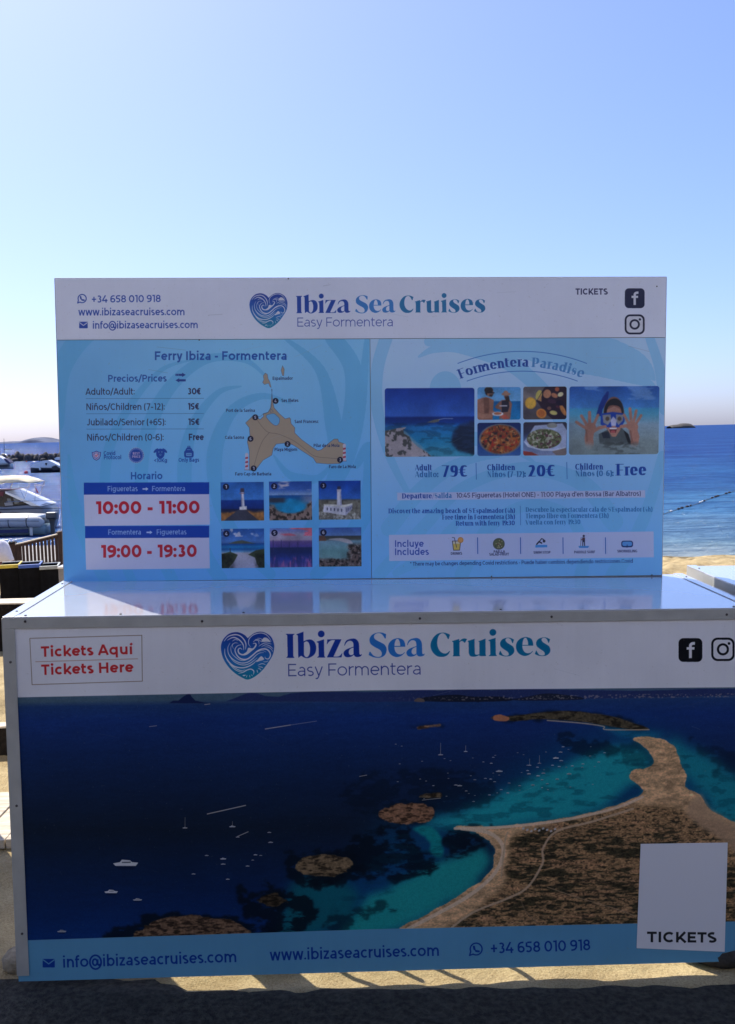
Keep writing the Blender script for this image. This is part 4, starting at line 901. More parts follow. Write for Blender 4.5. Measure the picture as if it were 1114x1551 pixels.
    p = Pic(cv, 484, 799.5, 547.2, 857.5)
    p.vgrad([(0, (60, 100, 175)), (.2, (105, 145, 205)), (.22, (66, 74, 72)), (.3, (90, 92, 86)), (.34, (120, 160, 175)), (.6, (104, 152, 150)), (.8, (110, 150, 150)), (1, (80, 80, 84))])
    lm = np.clip(sm(.55, .75, p.u+.35*(p.n(.15, 5)-.5))*sm(.36, .5, p.v)+sm(.76, .86, p.v+.1*(p.n(.1, 8)-.5)), 0, 1); p.mix(lm, (104, 86, 80)); p.mul(1-.65*lm*(p.n(.05, 11) < .48)); p.mix((p.n(.04, 28) > .62)*lm*.5, (190, 176, 168))
    p.poly([(.22, .30), (.5, .27), (.72, .32), (.80, .42), (.66, .40), (.45, .34)], (190, 184, 186), sp=1); p.poly([(0, .20), (.14, .20), (.18, .34), (0, .34)], (120, 84, 66)); p.put(); badge(490.2, 806.6, '6')
    # right: the day trip
    def arcpt(R, x0, cx=791.5, cy=802.):
        return lambda s_, h: (cx+(R+h)*math.sin((s_+x0)/R), cy-(R+h)*math.cos((s_+x0)/R))
    R1 = 236.
    for R_, hw in ((270., 98), (240., 84)):
        a = np.linspace(-math.asin(hw/R_), math.asin(hw/R_), 30); cv.line([(791.5+R_*math.sin(t), 802-R_*math.cos(t)) for t in a], 1.15, rgb(66, 132, 208))
    f1 = arcpt(247., -97.); text(cv, 'Formentera', (0, 0), (107, 0), 20, rgb(30, 80, 172), serif=True, curve=f1, wt=.20)
    f2 = arcpt(247., 13.5); text(cv, 'Paradise', (0, 0), (80.5, 0), 20, rgb(84, 152, 212), serif=True, curve=f2, wt=.20)
    p = Pic(cv, 584, 588.3, 719, 690.8, 4)
    p.vgrad([(0, (10, 58, 160)), (.40, (52, 108, 208)), (.43, (10, 46, 130)), (.50, (12, 64, 150)), (.56, (30, 124, 196)), (.75, (30, 144, 194)), (1, (74, 172, 200))])
    p.mix(sm(.95, .72, np.hypot((p.u-1.02)/.32, (p.v-.72)/.28)+.3*(p.n(.12, 3)-.5))*.85, (38, 46, 78)); p.mul(1-.22*sm(.5, .6, p.n(.14, 9, cy=.04))*(p.v > .5))
    p.mix(sm(.02, -.02, (p.u-.22)-(p.v-.62)*.82+.03*(p.n(.1, 4)-.5))*sm(.60, .64, p.v)*sm(.0, .05, p.v-.58)*.9, (120, 170, 190))
    sand_ = [(0, .62), (.13, .585), (.24, .565), (.205, .61), (.21, .66), (.27, .70), (.29, .76), (.37, .86), (.47, .94), (.52, 1.0), (0, 1)]; p.poly(sand_, (204, 190, 190), sp=0)
    mk = Canvas(p.W, p.H, np.diag([p.W, p.H, 1.]), 1, 0.); mk.poly(sand_, 1.); sd_ = mk.a[..., 0]
    p.mul(1-.12*sd_*p.n(.1, 2)); p.mix((p.n(.055, 17) > .57)*sd_*sm(.38, .30, p.u-(p.v-.62)*.5)*.85, (70, 74, 70)); p.poly([(.46, .50), (.55, .46), (.62, .45), (.60, .49), (.55, .505)], (110, 112, 104)); p.line([(.60, .46), (.66, .445), (.76, .448)], .006, (190, 195, 210)); p.put()
    p = Pic(cv, 723.8, 586.6, 788.8, 635, 3.5)     # two people eating on a boat
    p.vgrad([(0, (92, 170, 230)), (.42, (120, 190, 236)), (.44, (16, 110, 176)), (1, (30, 140, 200))]); p.mul(1+.15*(p.n(.1, 3, cy=.03)-.5)*(p.v > .44))
    sk = (176, 120, 96); sk2 = (120, 76, 62); hair_ = (52, 40, 42)
    p.poly([(0, .38), (.10, .33), (.20, .30), (.28, .33), (.38, .40), (.36, .72), (.35, 1), (0, 1)], sk, sp=0); p.poly([(.14, .32), (.26, .34), (.28, .62), (.26, .8), (.16, .8)], sk2, .7)
    p.ell(.285, .15, .085, .105, sk); p.ell(.26, .09, .10, .075, hair_); p.poly([(.18, .08), (.24, .02), (.22, .26), (.18, .2)], hair_); p.poly([(.27, .14), (.40, .16), (.38, .20), (.28, .19)], (40, 40, 50)); p.poly([(.28, .22), (.37, .22), (.33, .30), (.27, .28)], (70, 52, 50))
    p.poly([(0, .76), (.12, .82), (.30, .84), (.36, .90), (.20, .97), (0, .92)], (196, 138, 110)); p.poly([(.30, .76), (.38, .72), (.44, .84), (.34, .88)], (190, 130, 104))
    p.poly([(.50, .46), (.56, .40), (.66, .38), (.76, .42), (.80, .52), (.78, .72), (.76, .98), (.50, .98), (.54, .70), (.44, .66), (.40, .60)], (164, 110, 90)); p.poly([(.56, .42), (.72, .40), (.74, .60), (.70, .76), (.56, .78)], (46, 44, 62))
    p.ell(.67, .28, .05, .075, sk2); p.poly([(.64, .30), (.73, .28), (.75, .44), (.66, .46)], (58, 42, 42)); p.ell(.66, .215, .105, .035, (178, 130, 104)); p.ell(.655, .175, .055, .05, (186, 138, 108))
    p.ell(.47, .82, .13, .05, (232, 226, 226)); p.ell(.47, .81, .09, .03, (200, 120, 80)); p.line([(.52, .575), (.68, .575)], .025, (226, 222, 224)); p.poly([(.54, .88), (.66, .84), (.74, .98), (.6, 1)], (206, 96, 74)); p.put()
    p = Pic(cv, 793.4, 586, 858.4, 634.6, 3.5)     # sangria jug and orange slices
    p.vgrad([(0, (104, 96, 98)), (.3, (130, 118, 112)), (.6, (84, 78, 86)), (1, (92, 84, 84))]); p.mul(.85+.35*p.n(.5, 6, cy=.08))
    p.poly([(.30, .42), (.50, 0), (1, 0), (1, 1), (.68, 1), (.50, .80), (.38, .56)], (48, 30, 50)); 
    for x, y, r1, r2, c_2, ro in ((.55, .22, .09, .10, (206, 138, 98), .3), (.72, .27, .08, .05, (190, 118, 80), .5), (.86, .24, .07, .05, (226, 214, 160), -.4), (.92, .72, .05, .14, (214, 136, 70), -.5), (.70, .80, .09, .05, (206, 190, 106), .2), (.78, .08, .05, .05, (190, 96, 60), 0), (.60, .66, .05, .04, (130, 90, 80), 0), (.66, .45, .10, .05, (70, 40, 66), .2), (.85, .5, .09, .06, (30, 22, 52), .2), (.8, .62, .05, .03, (90, 40, 60), .3)): p.ell(x, y, r1, r2, c_2, 1, ro)
    p.ell(.36, .26, .07, .12, (214, 196, 96), 1, .3); p.line([(.30, .46), (.46, .10)], .012, (40, 34, 52)); p.poly([(.33, .40), (.42, .20), (.42, .46)], (206, 150, 92))
    p.ell(.17, .50, .13, .135, (236, 170, 60)); p.ell(.17, .50, .105, .11, (246, 188, 66)); p.ell(.42, .82, .12, .11, (226, 140, 60), 1, .5); p.ell(.42, .82, .085, .075, (206, 110, 50), 1, .5); p.put()
    p = Pic(cv, 723.8, 640.4, 789, 689.8, 3.5)     # paella pan
    p.vgrad([(0, (26, 50, 110)), (.5, (34, 66, 140)), (1, (60, 110, 180))]); p.ell(.53, .50, .50, .355, (120, 120, 126)); p.ell(.53, .50, .455, .325, (150, 84, 54))
    mk = Canvas(p.W, p.H, np.diag([p.W, p.H, 1.]), 1, 0.); mk.poly([(.53+.455*math.cos(t), .5+.325*1.32*math.sin(t)) for t in np.linspace(0, 6.283, 40)], 1.); d = mk.a[..., 0]
    p.mix((p.n(.07, 3) > .52)*d*.7, (206, 110, 44)); p.mix((p.n(.075, 13) > .55)*d*.85, (50, 40, 48)); p.mix((p.n(.05, 23) > .62)*d*.8, (214, 150, 90)); p.mix((p.n(.05, 33) > .64)*d*.8, (190, 44, 40)); p.put()
    p = Pic(cv, 793.6, 639.6, 858.6, 689.2, 3.5)   # plate of salad
    p.vgrad([(0, (66, 60, 76)), (.3, (60, 66, 96)), (.6, (110, 140, 190)), (1, (150, 160, 190))]); p.poly([(.26, .10), (.9, .04), (1, .25), (.98, .78), (.86, .84), (.4, .84), (.02, .58)], (186, 198, 226))
    p.poly([(0, .56), (.2, .70), (.45, .80), (.75, .82), (.98, .74), (.9, .86), (.45, .86), (.1, .74)], (220, 226, 240)); mk = Canvas(p.W, p.H, np.diag([p.W, p.H, 1.]), 1, 0.); mk.poly([(.48+.40*math.cos(t), .50+.30*math.sin(t)) for t in np.linspace(0, 6.283, 40)], 1.); d = sm(.35, .65, mk.a[..., 0]*.8+.4*(p.n(.1, 2)-.4))
    p.mix(d, (128, 132, 92)); p.mix((p.n(.05, 3) > .52)*d*.8, (70, 84, 44)); p.mix((p.n(.045, 13) > .58)*d*.9, (206, 204, 176)); p.mix((p.n(.04, 21) > .66)*d, (110, 60, 76)); p.ell(.66, .10, .12, .06, (150, 150, 140)); p.poly([(0, .86), (.2, .9), (.36, 1), (0, 1)], (176, 70, 60)); p.poly([(.66, .88), (.98, .78), (1, 1), (.76, 1)], (140, 124, 116)); p.put()
    p = Pic(cv, 863.3, 585.4, 997.8, 687.6, 4)     # snorkelling person
    p.vgrad([(0, (34, 92, 180)), (.30, (70, 140, 212)), (.33, (70, 166, 208)), (.42, (92, 176, 206)), (.56, (150, 180, 194)), (.8, (144, 162, 160)), (1, (128, 148, 146))])
    p.mix(sm(.52, .66, p.n(.25, 5, cy=.09))*(p.v < .2)*.6, (130, 176, 226)); p.mul(1+.14*(p.n(.12, 3, cy=.03)-.5)*(p.v > .5)); sk = (190, 134, 112); sk2 = (150, 98, 82); sb2 = (20, 56, 150)
    p.poly([(.57, .60), (.66, .70), (.70, .86), (.62, .86), (.57, .74)], (30, 34, 40)); p.mix(sm(.2, .0, np.hypot((p.u-.50)/.25, (p.v-.80)/.10))*0, (30, 34, 40))
    p.poly([(.33, .70), (.42, .64), (.6, .62), (.66, .84), (.5, .88), (.34, .84)], (88, 98, 98)); p.poly([(.36, .68), (.44, .66), (.46, .76), (.38, .76)], (44, 52, 66))
    p.ell(.495, .42, .118, .20, sk2); p.poly([(.385, .42), (.40, .28), (.45, .20), (.52, .18), (.58, .24), (.605, .36), (.59, .42), (.57, .32), (.52, .28), (.44, .29), (.41, .40)], (34, 34, 44), sp=1)
    p.poly([(.42, .34), (.5, .29), (.57, .34), (.58, .40), (.42, .40)], sk); p.poly([(.40, .56), (.44, .66), (.48, .74), (.52, .74), (.57, .64), (.59, .52)], sk)
    p.poly([(.30, .42), (.33, .28), (.37, .16), (.42, .07), (.44, .08), (.43, .18), (.40, .26), (.37, .34), (.36, .44)], sb2, sp=0)
    p.poly([(.35, .40), (.48, .375), (.62, .40), (.615, .52), (.58, .60), (.53, .60), (.50, .57), (.46, .60), (.42, .60), (.35, .56)], (26, 70, 176)); p.poly([(.37, .42), (.46, .41), (.47, .50), (.43, .57), (.38, .53)], (150, 150, 150)); p.poly([(.52, .41), (.60, .42), (.60, .50), (.55, .57), (.52, .51)], (150, 150, 150)); p.poly([(.46, .50), (.49, .44), (.53, .50), (.52, .58), (.47, .58)], (190, 190, 216))
    p.ell(.425, .475, .022, .024, (96, 78, 66)); p.ell(.56, .475, .022, .024, (96, 78, 66)); p.poly([(.44, .60), (.54, .60), (.52, .68), (.46, .68)], (110, 44, 50)); p.poly([(.445, .605), (.535, .605), (.53, .63), (.45, .63)], (232, 226, 226)); p.ell(.49, .665, .025, .015, (190, 90, 90))
    for P_, w in (([(.08, .52), (.17, .60)], .030), ([(.135, .43), (.19, .55)], .032), ([(.225, .38), (.228, .53)], .034), ([(.32, .42), (.275, .56)], .030), ([(.27, .66), (.33, .61), (.40, .59)], .036), ([(.23, .86), (.22, .76), (.24, .60)], .095), ([(.22, .60), (.25, .60)], .10)): p.line(P_, w, sk)
    for P_, w in (([(.80, .43), (.75, .54)], .030), ([(.745, .36), (.72, .52)], .030), ([(.675, .33), (.69, .50)], .032), ([(.61, .42), (.66, .54)], .030), ([(.58, .59), (.64, .58), (.68, .62)], .036), ([(.73, .84), (.74, .74), (.70, .58)], .088), ([(.69, .58), (.72, .60)], .10)): p.line(P_, w, sk)
    p.line([(.19, .64), (.20, .80)], .02, sk2, .6); p.line([(.68, .66), (.70, .80)], .025, sk2, .7); p.mix(sm(.80, .9, p.v+.08*(p.n(.1, 8)-.5))*.85, (140, 156, 152)); p.mul(1-.25*sm(.78, .84, p.v)*(p.n(.07, 40, cy=.03) < .45)*sm(.35, .1, abs(p.u-.55))); p.put()
    # prices
    db = rgb(28, 78, 172); lb = rgb(52, 124, 190)
    text(cv, 'Adult', (628.5, 712.6), (655, 712.4), 12.2, db, serif=True, wt=.205); text(cv, 'Adulto:', (628.5, 722.8), (664.5, 722.6), 12.2, lb, serif=True, wt=.205); text(cv, '79€', (669, 722.2), (709, 721.8), 24.5, db, serif=True, wt=.215)
    cv.line([(721.5, 701), (722, 726.4)], 1, rgb(52, 118, 200))
    text(cv, 'Children', (738, 712.2), (781, 712), 12.2, db, serif=True, wt=.205); text(cv, 'Niños (7-12):', (738, 722.6), (797, 722.2), 12.2, lb, serif=True, wt=.205); text(cv, '20€', (799.5, 721.6), (842, 721.2), 24.5, db, serif=True, wt=.215)
    cv.line([(859, 699.8), (859.5, 725.6)], 1, rgb(52, 118, 200))
    text(cv, 'Children', (871.5, 711.2), (914.5, 711), 12.2, db, serif=True, wt=.205); text(cv, 'Niños (0-6):', (871.5, 721.4), (930, 721), 12.2, lb, serif=True, wt=.205); text(cv, 'Free', (933, 720), (980, 719.6), 24.5, db, serif=True, wt=.215)
    BW = rgb(204, 212, 240)
    cv.poly([(602, 746.4), (977.6, 742.4), (977.8, 753.4), (602.2, 757.8)], BW)
    text(cv, 'Departure/', (609, 755), (658.5, 754.6), 10.8, db, serif=True, wt=.20); text(cv, 'Salida', (658.5, 754.6), (685, 754.2), 10.8, lb, serif=True, wt=.20)
    text(cv, "10:45 Figueretas (Hotel ONE) - 11:00 Playa d'en Bossa (Bar Albatros)", (691.5, 754), (971.5, 751), 10.6, rgb(66, 72, 120), w=.11)
    for k, (t, xa) in enumerate((("Discover the amazing beach of S'Espalmador (4h)", 588.5), ('Free time in Formentera (3h)', 670), ('Return with ferry 19:30', 690.5))):
        text(cv, t, (xa, 777.4+k*9.4), (780.5, 776.6+k*9.4), 9.9, db, serif=True, wt=.19)
    cv.line([(788.5, 766), (789, 795.5)], .9, rgb(70, 130, 205))
    for k, (t, xb) in enumerate((("Descubre la espectacular cala de S'Espalmador (4h)", 989), ('Tiempo libre en Formentera (3h)', 922.5), ('Vuelta con ferry 19:30', 880))):
        text(cv, t, (796.5, 775.4+k*9.6), (xb, 774.6+k*9.6), 9.9, lb, serif=True, wt=.19)
    cv.poly([(589.5, 810.2), (990.5, 805), (991, 844), (590, 849.8)], BW)
    text(cv, 'Incluye', (598, 828.6), (642.5, 828.2), 14.6, rgb(44, 78, 180), w=.12); text(cv, 'Includes', (598, 840.9), (650.5, 840.5), 14.6, rgb(44, 78, 180), w=.12)
    for x in (723.8, 788.8, 853.2, 917.6): cv.line([(x, 814), (x+.3, 839)], 1.4, rgb(52, 104, 190))
    # icons of what is included
    k_ = rgb(44, 46, 74); yl = rgb(226, 196, 96); og = rgb(214, 142, 66); gn = rgb(104, 110, 74)
    cv.poly([(685, 819), (698.8, 819), (697, 833.8), (687, 833.8)], k_); cv.poly([(686.2, 820), (697.6, 820), (696.2, 832.8), (687.8, 832.8)], rgb(226, 214, 190)); cv.poly([(686.6, 823.5), (697.2, 823.5), (696.2, 832.8), (687.8, 832.8)], yl); cv.ell(698, 818, 4.4, 4.4, og); cv.ell(698, 818, 3.2, 3.2, rgb(232, 168, 96)); cv.line([(692, 829), (688.6, 814.5), (685.4, 814)], .9, k_, butt=False)
    cv.ell(756, 823.8, 9, 8.8, rgb(92, 96, 92)); cv.ell(756, 823.8, 7.4, 7.2, gn)
    rr = random.Random(4)
    for q in range(26):
        a = rr.uniform(0, 6.28); r_ = rr.uniform(0, 6.2); cv.ell(756+r_*math.cos(a), 823.8+r_*math.sin(a), 1.1, .7, rr.choice([rgb(60, 66, 60), rgb(160, 150, 90), rgb(180, 170, 130), rgb(130, 70, 60)]), 1, a)
    cv.poly([(811.5, 825.5), (829.5, 825.2), (829.5, 829), (811.5, 829.4)], rgb(72, 156, 224)); cv.ell(824.6, 819.6, 2.1, 2.2, k_); cv.line([(813.5, 824.4), (817, 820.4), (821, 822.6)], 2.2, k_, butt=False); cv.line([(817, 820.6), (821, 815.8), (823.6, 817)], 1.5, k_, butt=False)
    cv.ell(884.8, 811.8, 1.7, 1.7, k_); cv.poly([(882.4, 814), (886.6, 814), (886.6, 821), (882.6, 821)], k_); cv.line([(883.4, 821), (883.2, 827)], 1.5, k_); cv.line([(885.8, 821), (886.2, 827)], 1.5, k_); cv.line([(880.8, 814), (880, 828)], .7, k_); cv.line([(886.2, 815), (881, 818)], 1.2, rgb(140, 66, 56)); cv.poly([(876.5, 827), (893, 826.8), (891.5, 829.8), (878, 830)], rgb(72, 150, 216))
    cv.rrect(941.5, 819, 959.5, 829, 3.6, rgb(32, 56, 120)); cv.rrect(943.2, 820.4, 957.8, 827, 2.6, rgb(104, 168, 224)); cv.poly([(948.8, 829.2), (950.5, 824.2), (952.2, 829.2)], rgb(32, 56, 120))
    for t, xa, xb, y in (('DRINKS', 683, 700.5, 840.4), ('PAELLA', 748, 765.5, 837.6), ('SALAD-FRUIT', 741.5, 771.5, 841.6), ('SWIM STOP', 808.5, 834.5, 838.8), ('PADDLE SURF', 870, 902, 838.2), ('SNORKELING', 935.5, 966, 836.8)):
        text(cv, t, (xa, y), (xb, y-.3), 5.6, rgb(50, 54, 96), w=.15)
    text(cv, '* There may be changes depending Covid restrictions - Puede haber cambios dependiendo restricciones Covid', (621.5, 857), (959.5, 852.4), 8.2, rgb(40, 62, 126), w=.12)
make_sign(cs)
def wear(cv, sd, amt):
    h_, w_ = cv.h, cv.w
    n = fbm(h_, w_, 260., sd, 5)-.5; st = fbm(h_, w_, 14., sd+20, 4, 420.)-.5; sp = fbm(h_, w_, 7., sd+40, 3)
    cv.a *= (1+amt*(n*1.3+st*.22))[..., None]
    m = (sm(.80, .86, sp)*.18)[..., None]; cv.a[:] = cv.a*(1-m)+rgb(150, 140, 124)*m
    rr = random.Random(sd)
    for k in range(16):     # scuffs and rub marks
        x = rr.uniform(0, w_); y = rr.uniform(0, h_); a = rr.uniform(-.5, .5); l = rr.uniform(20, 120)
        cv.strokes([([(x, y), (x+l*math.cos(a), y+l*math.sin(a))], .35, .35, False)], rgb(180, 184, 190) if rr.random() < .6 else rgb(96, 96, 100), .22, raw=True)
wear(cs, 900, .05)

# ---------------------------------------------------------------- the counter front
FW, FH = 2.0, .997
SRC2 = [proj(G @ Vector(p)) for p in ((0, 0, 0), (FW, 0, 0), (FW, 0, -FH), (0, 0, -FH))]
CW2, CH2 = 2400, 1196
cf = Canvas(CW2, CH2, hom(SRC2, [(0, 0), (CW2, 0), (CW2, CH2), (0, CH2)]), CW2/1130., WHITE)
def make_front(cv):
    W, H = CW2, CH2; h_, w_ = H, W
    yy, xx = np.mgrid[0:H, 0:W].astype(np.float32)
    iM = np.linalg.inv(cv.M); d = iM[2, 0]*xx+iM[2, 1]*yy+iM[2, 2]
    px = (iM[0, 0]*xx+iM[0, 1]*yy+iM[0, 2])/d; py = (iM[1, 0]*xx+iM[1, 1]*yy+iM[1, 2])/d      # print coordinates
    nz = lambda cell, seed, o=4, cy=None: fbm(h_, w_, cell*2.1, seed, o, cy*2.1 if cy else None)
    A = np.zeros((H, W, 3), np.float32)
    hz = 1069.5-(px-30)*.0125        # horizon line of the aerial picture
    t = py-hz
    for k, cc in enumerate(zip((78, 104, 122), (36, 66, 116), (28, 58, 122), (24, 48, 92), (22, 36, 56), (16, 44, 92), (16, 54, 116))):
        A[..., k] = np.interp(t, [-6, 2, 24, 90, 190, 300, 350], np.array(cc)/255.)
    A *= (1+.10*(nz(60, 3, 5, 8)-.5)+.10*(nz(9, 5, 3, 2.)-.5))[..., None]
    def mixc(m, col, al=1.):
        m = (m*al)[..., None]; A[:] = A*(1-m)+np.asarray(col, np.float32)/255*m
    def region(P, blur=0., warp=0., cell=20., seed=1, sp=True):
        c = Canvas(W, H, cv.M, cv.k, 0.); c.a = np.zeros((H, W, 1), np.float32); c.poly(spl(P, 6, True) if sp else P, 1.); m = c.a[..., 0]
        if warp:
            dx = ((nz(cell, seed, 5)-.5)*2*warp*2.1*2).astype(int); dy = ((nz(cell, seed+50, 5, cell*.6)-.5)*2*warp*2.1).astype(int)
            m = m[np.clip(yy.astype(int)+dy, 0, H-1), np.clip(xx.astype(int)+dx, 0, W-1)]
        b = int(blur*2.1)
        for _ in range(2):
            if b > 0:
                for ax in (0, 1):
                    pad = [(0, 0), (0, 0)]; pad[ax] = (b+1, b); c2 = np.cumsum(np.pad(m, pad, 'edge'), ax)
                    n = m.shape[ax]; m = (np.take(c2, range(2*b+1, 2*b+1+n), ax)-np.take(c2, range(0, n), ax))/(2*b+1)
        return m
    # far coast
    far = [(342,1063),(356,1058),(378,1049),(392,1051),(402,1055),(422,1056),(440,1051),(470,1048),(520,1048.5),(560,1049),(600,1048),(640,1045),(670,1047),(700,1044),(720,1043),(745,1046),(790,1044),(840,1045),(900,1046),(960,1047),(1010,1046),(1060,1044),(1120,1044),(1140,1045),(1140,1054),(1000,1057),(800,1061),(560,1064)]
    mixc(region(far, 0, 1.2, 8, 4, sp=False), (44, 58, 104)); mixc(region([(630,1062),(650,1056),(690,1053),(720,1056),(760,1056),(775,1062),(700,1064)], 0, 1, 6, 5), (30, 36, 52)); mixc(region([(775,1061),(800,1056),(830,1051),(870,1055),(885,1060),(830,1062)], 0, 1, 6, 6), (36, 42, 60))
    mixc(((nz(3, 8, 2, 1.6) > .62)*(np.abs(py-(1062-(px-560)*.012)+2) < 3)*sm(540, 760, px)).astype(np.float32), (150, 140, 140), .7); mixc(region([(628,1063),(634,1058),(642,1060),(643,1064)], 0), (110, 96, 88))
    mixc(region([(256,1066),(262,1062),(270,1062),(276,1057),(282,1053),(287,1050),(290,1056),(296,1062),(310,1065),(326,1066)], 0, .6, 4, 9, sp=False), (28, 40, 82))
    # turquoise shallows
    mixc(region([(560,1262),(640,1236),(700,1215),(760,1180),(830,1140),(880,1118),(960,1106),(1020,1118),(1140,1200),(1140,1300),(1000,1260),(760,1262),(700,1290),(650,1340),(560,1400),(430,1420),(420,1400),(470,1340),(560,1310)], 26, 10, 60, 11), (16, 84, 132), .7)
    mixc(region([(640,1252),(700,1228),(780,1190),(850,1160),(900,1140),(960,1130),(990,1150),(960,1190),(900,1230),(780,1252),(700,1258)], 8, 7, 40, 12), (36, 168, 172), .92)
    mixc(region([(1010,1120),(1080,1150),(1140,1200),(1140,1270),(1090,1240),(1060,1200),(1030,1160)], 9, 8, 30, 13), (30, 146, 156), .88)
    mixc(region([(505,1420),(540,1385),(570,1355),(620,1330),(700,1295),(735,1290),(740,1320),(700,1360),(640,1390),(590,1415)], 7, 8, 30, 14), (38, 164, 156), .92)
    mixc(region([(440,1350),(480,1320),(520,1330),(540,1360),(520,1400),(470,1422),(420,1422)], 8, 9, 30, 15), (18, 104, 112), .85)
    mixc(region([(625,1255),(660,1255),(675,1285),(668,1300),(655,1295),(650,1272)], 2, 4, 14, 16), (22, 150, 146), .9)
    mixc(region([(905,1092),(960,1106),(1010,1112),(990,1120),(940,1116)], 5, 4, 20, 17), (24, 130, 160), .7)
    # sea-grass darks
    for P, al in (([(560,1255),(620,1258),(640,1290),(700,1300),(740,1275),(745,1250),(690,1262),(660,1320),(600,1335),(540,1325),(500,1345),(470,1330),(520,1290)], .93), ([(372,1350),(400,1343),(450,1352),(480,1375),(470,1400),(430,1415),(385,1400),(370,1375)], .95), ([(150,1425),(200,1395),(270,1385),(370,1395),(420,1420),(400,1430)], .95),
                  ([(425,1310),(470,1290),(530,1290),(560,1315),(530,1340),(470,1345),(440,1335)], .9), ([(500,1390),(560,1370),(590,1376),(540,1400),(500,1412)], .6), ([(930,1130),(1000,1120),(1010,1150),(990,1200),(960,1160)], .35), ([(840,1110),(930,1130),(900,1150),(860,1135)], .55), ([(1050,1120),(1140,1150),(1140,1190),(1090,1170)], .4), ([(600,1160),(700,1170),(760,1200),(700,1230),(600,1250),(560,1235),(500,1200)], .45)):
        rg = region(P, 1.5, 16, 20, int(P[0][0])); mixc(rg*sm(.26, .50, nz(18, int(P[0][1]), 6, 8)), (9, 22, 34), al*.9)
    mixc((sm(.52, .68, nz(24, 60, 6, 8))*region([(640,1235),(800,1170),(900,1130),(1000,1110),(1140,1200),(1140,1280),(760,1262),(500,1420),(560,1300)], 6)).astype(np.float32), (10, 60, 78), .34)
    # land
    land = [(690,1252),(740,1253),(800,1248),(880,1236),(930,1222),(970,1205),(975,1195),(955,1180),(962,1168),(990,1160),(988,1145),(975,1130),(958,1120),(975,1116),(1005,1120),(1025,1135),(1030,1155),(1042,1175),(1040,1192),(1062,1205),(1075,1225),(1110,1245),(1150,1262),(1150,1450),(560,1450),(600,1412),(650,1385),(700,1355),(740,1325),(750,1300),(745,1280),(720,1262)]
    L = region(land, 0, 2.5, 14, 21, sp=True); shore = region(land, 4, 3, 14, 21); mixc(shore, (90, 170, 156), .6)
    mixc(L, (214, 170, 124)); A[:] *= (1+L*.7*(nz(14, 22, 6, 6)-.5)+L*.35*(nz(2.5, 25, 2, 1.5)-.5))[..., None]
    scrub = region([(790,1262),(850,1245),(930,1228),(1000,1222),(1060,1240),(1150,1280),(1150,1450),(640,1450),(690,1400),(760,1350),(775,1300),(770,1275)], 4, 7, 24, 23)*L
    mixc(scrub, (150, 116, 80), .85); n1 = nz(15, 30, 6, 3.4); n2 = nz(110, 31, 3, 26); n3 = nz(2.6, 37, 2, 1.6); n4 = nz(34, 38, 5, 7)
    dens = np.clip((n2-.36)/.26, 0, 1)*.8+.2*np.clip((py-1250)/120, 0, 1); thr = .66-.22*dens
    mixc(sm(.40, .66, n4)*scrub, (186, 142, 98), .55)
    mixc(sm(-.06, .07, n1*.8+n3*.12+n4*.08-thr)*scrub, (52, 50, 36), .86); mixc(sm(.60, .74, nz(52, 33, 6, 8))*scrub, (196, 146, 104), .75)
    A[:] *= (1+scrub*.8*(n3-.5))[..., None]; mixc(sm(.60, .70, nz(4, 35, 3, 2.2))*scrub*.55, (28, 28, 24))
    mixc(region([(1062,1205),(1075,1225),(1110,1245),(1150,1262),(1150,1320),(1090,1270),(1040,1235)], 3, 3, 20, 36), (190, 154, 120), .8)
    # paths and beach edge
    def band(P, w, col, al=1.):
        Q = spl(P, 8); c = Canvas(W, H, cv.M, cv.k, 0.); c.a = np.zeros((H, W, 1), np.float32); c.strokes([(Q, w/2, w/2, False)], 1.); m = c.a[..., 0]
        dx = ((nz(8, 70)-.5)*5).astype(int); m = m[yy.astype(int), np.clip(xx.astype(int)+dx, 0, W-1)]; mixc(m, col, al)
    band([(590,1424),(650,1392),(705,1362),(745,1330),(762,1300),(760,1278),(740,1262),(700,1256)], 6, (232, 202, 168), .9); band([(690,1256),(760,1254),(850,1244),(930,1226),(975,1208)], 4.5, (236, 206, 172), .9)
    band([(685,1406),(720,1382),(770,1362),(800,1345),(822,1310),(824,1285),(845,1260),(900,1245),(960,1226)], 3.4, (206, 174, 140), .9); band([(760,1330),(766,1275),(770,1262)], 2.6, (196, 164, 132), .8); band([(830,1345),(880,1362),(940,1380),(990,1400)], 1.5, (180, 150, 118), .7); band([(790,1365),(800,1385),(830,1412)], 2, (140, 116, 92), .5)
    for k in range(9): cv_ = 792+k*6; mixc(region([(cv_, 1255+(k*7) % 5), (cv_+3.5, 1254+(k*7) % 5), (cv_+3.5, 1257+(k*7) % 5), (cv_, 1258+(k*7) % 5)], 0, 0, sp=False), (196, 192, 190))
    # islands
    for P, c1 in (([(745,1090),(752,1084),(770,1086),(830,1079),(870,1078),(930,1086),(960,1096),(985,1104),(965,1107),(920,1100),(880,1094),(820,1090),(780,1093)], (104, 92, 70)), ([(578,1232),(592,1222),(625,1218),(652,1222),(656,1236),(640,1247),(600,1248),(582,1242)], (176, 128, 96)), ([(446,1312),(462,1300),(495,1296),(525,1300),(535,1312),(520,1325),(480,1328),(455,1322)], (150, 124, 92)), ([(210,1430),(225,1402),(260,1390),(320,1390),(362,1400),(380,1430)], (150, 116, 90)), ([(634,1206),(652,1201),(672,1204),(668,1209),(645,1210)], (130, 110, 84)), ([(392,1362),(420,1352),(432,1365),(420,1375),(400,1372)], (84, 70, 52)), ([(632,1100),(660,1098),(663,1101),(634,1103)], (170, 130, 100))):
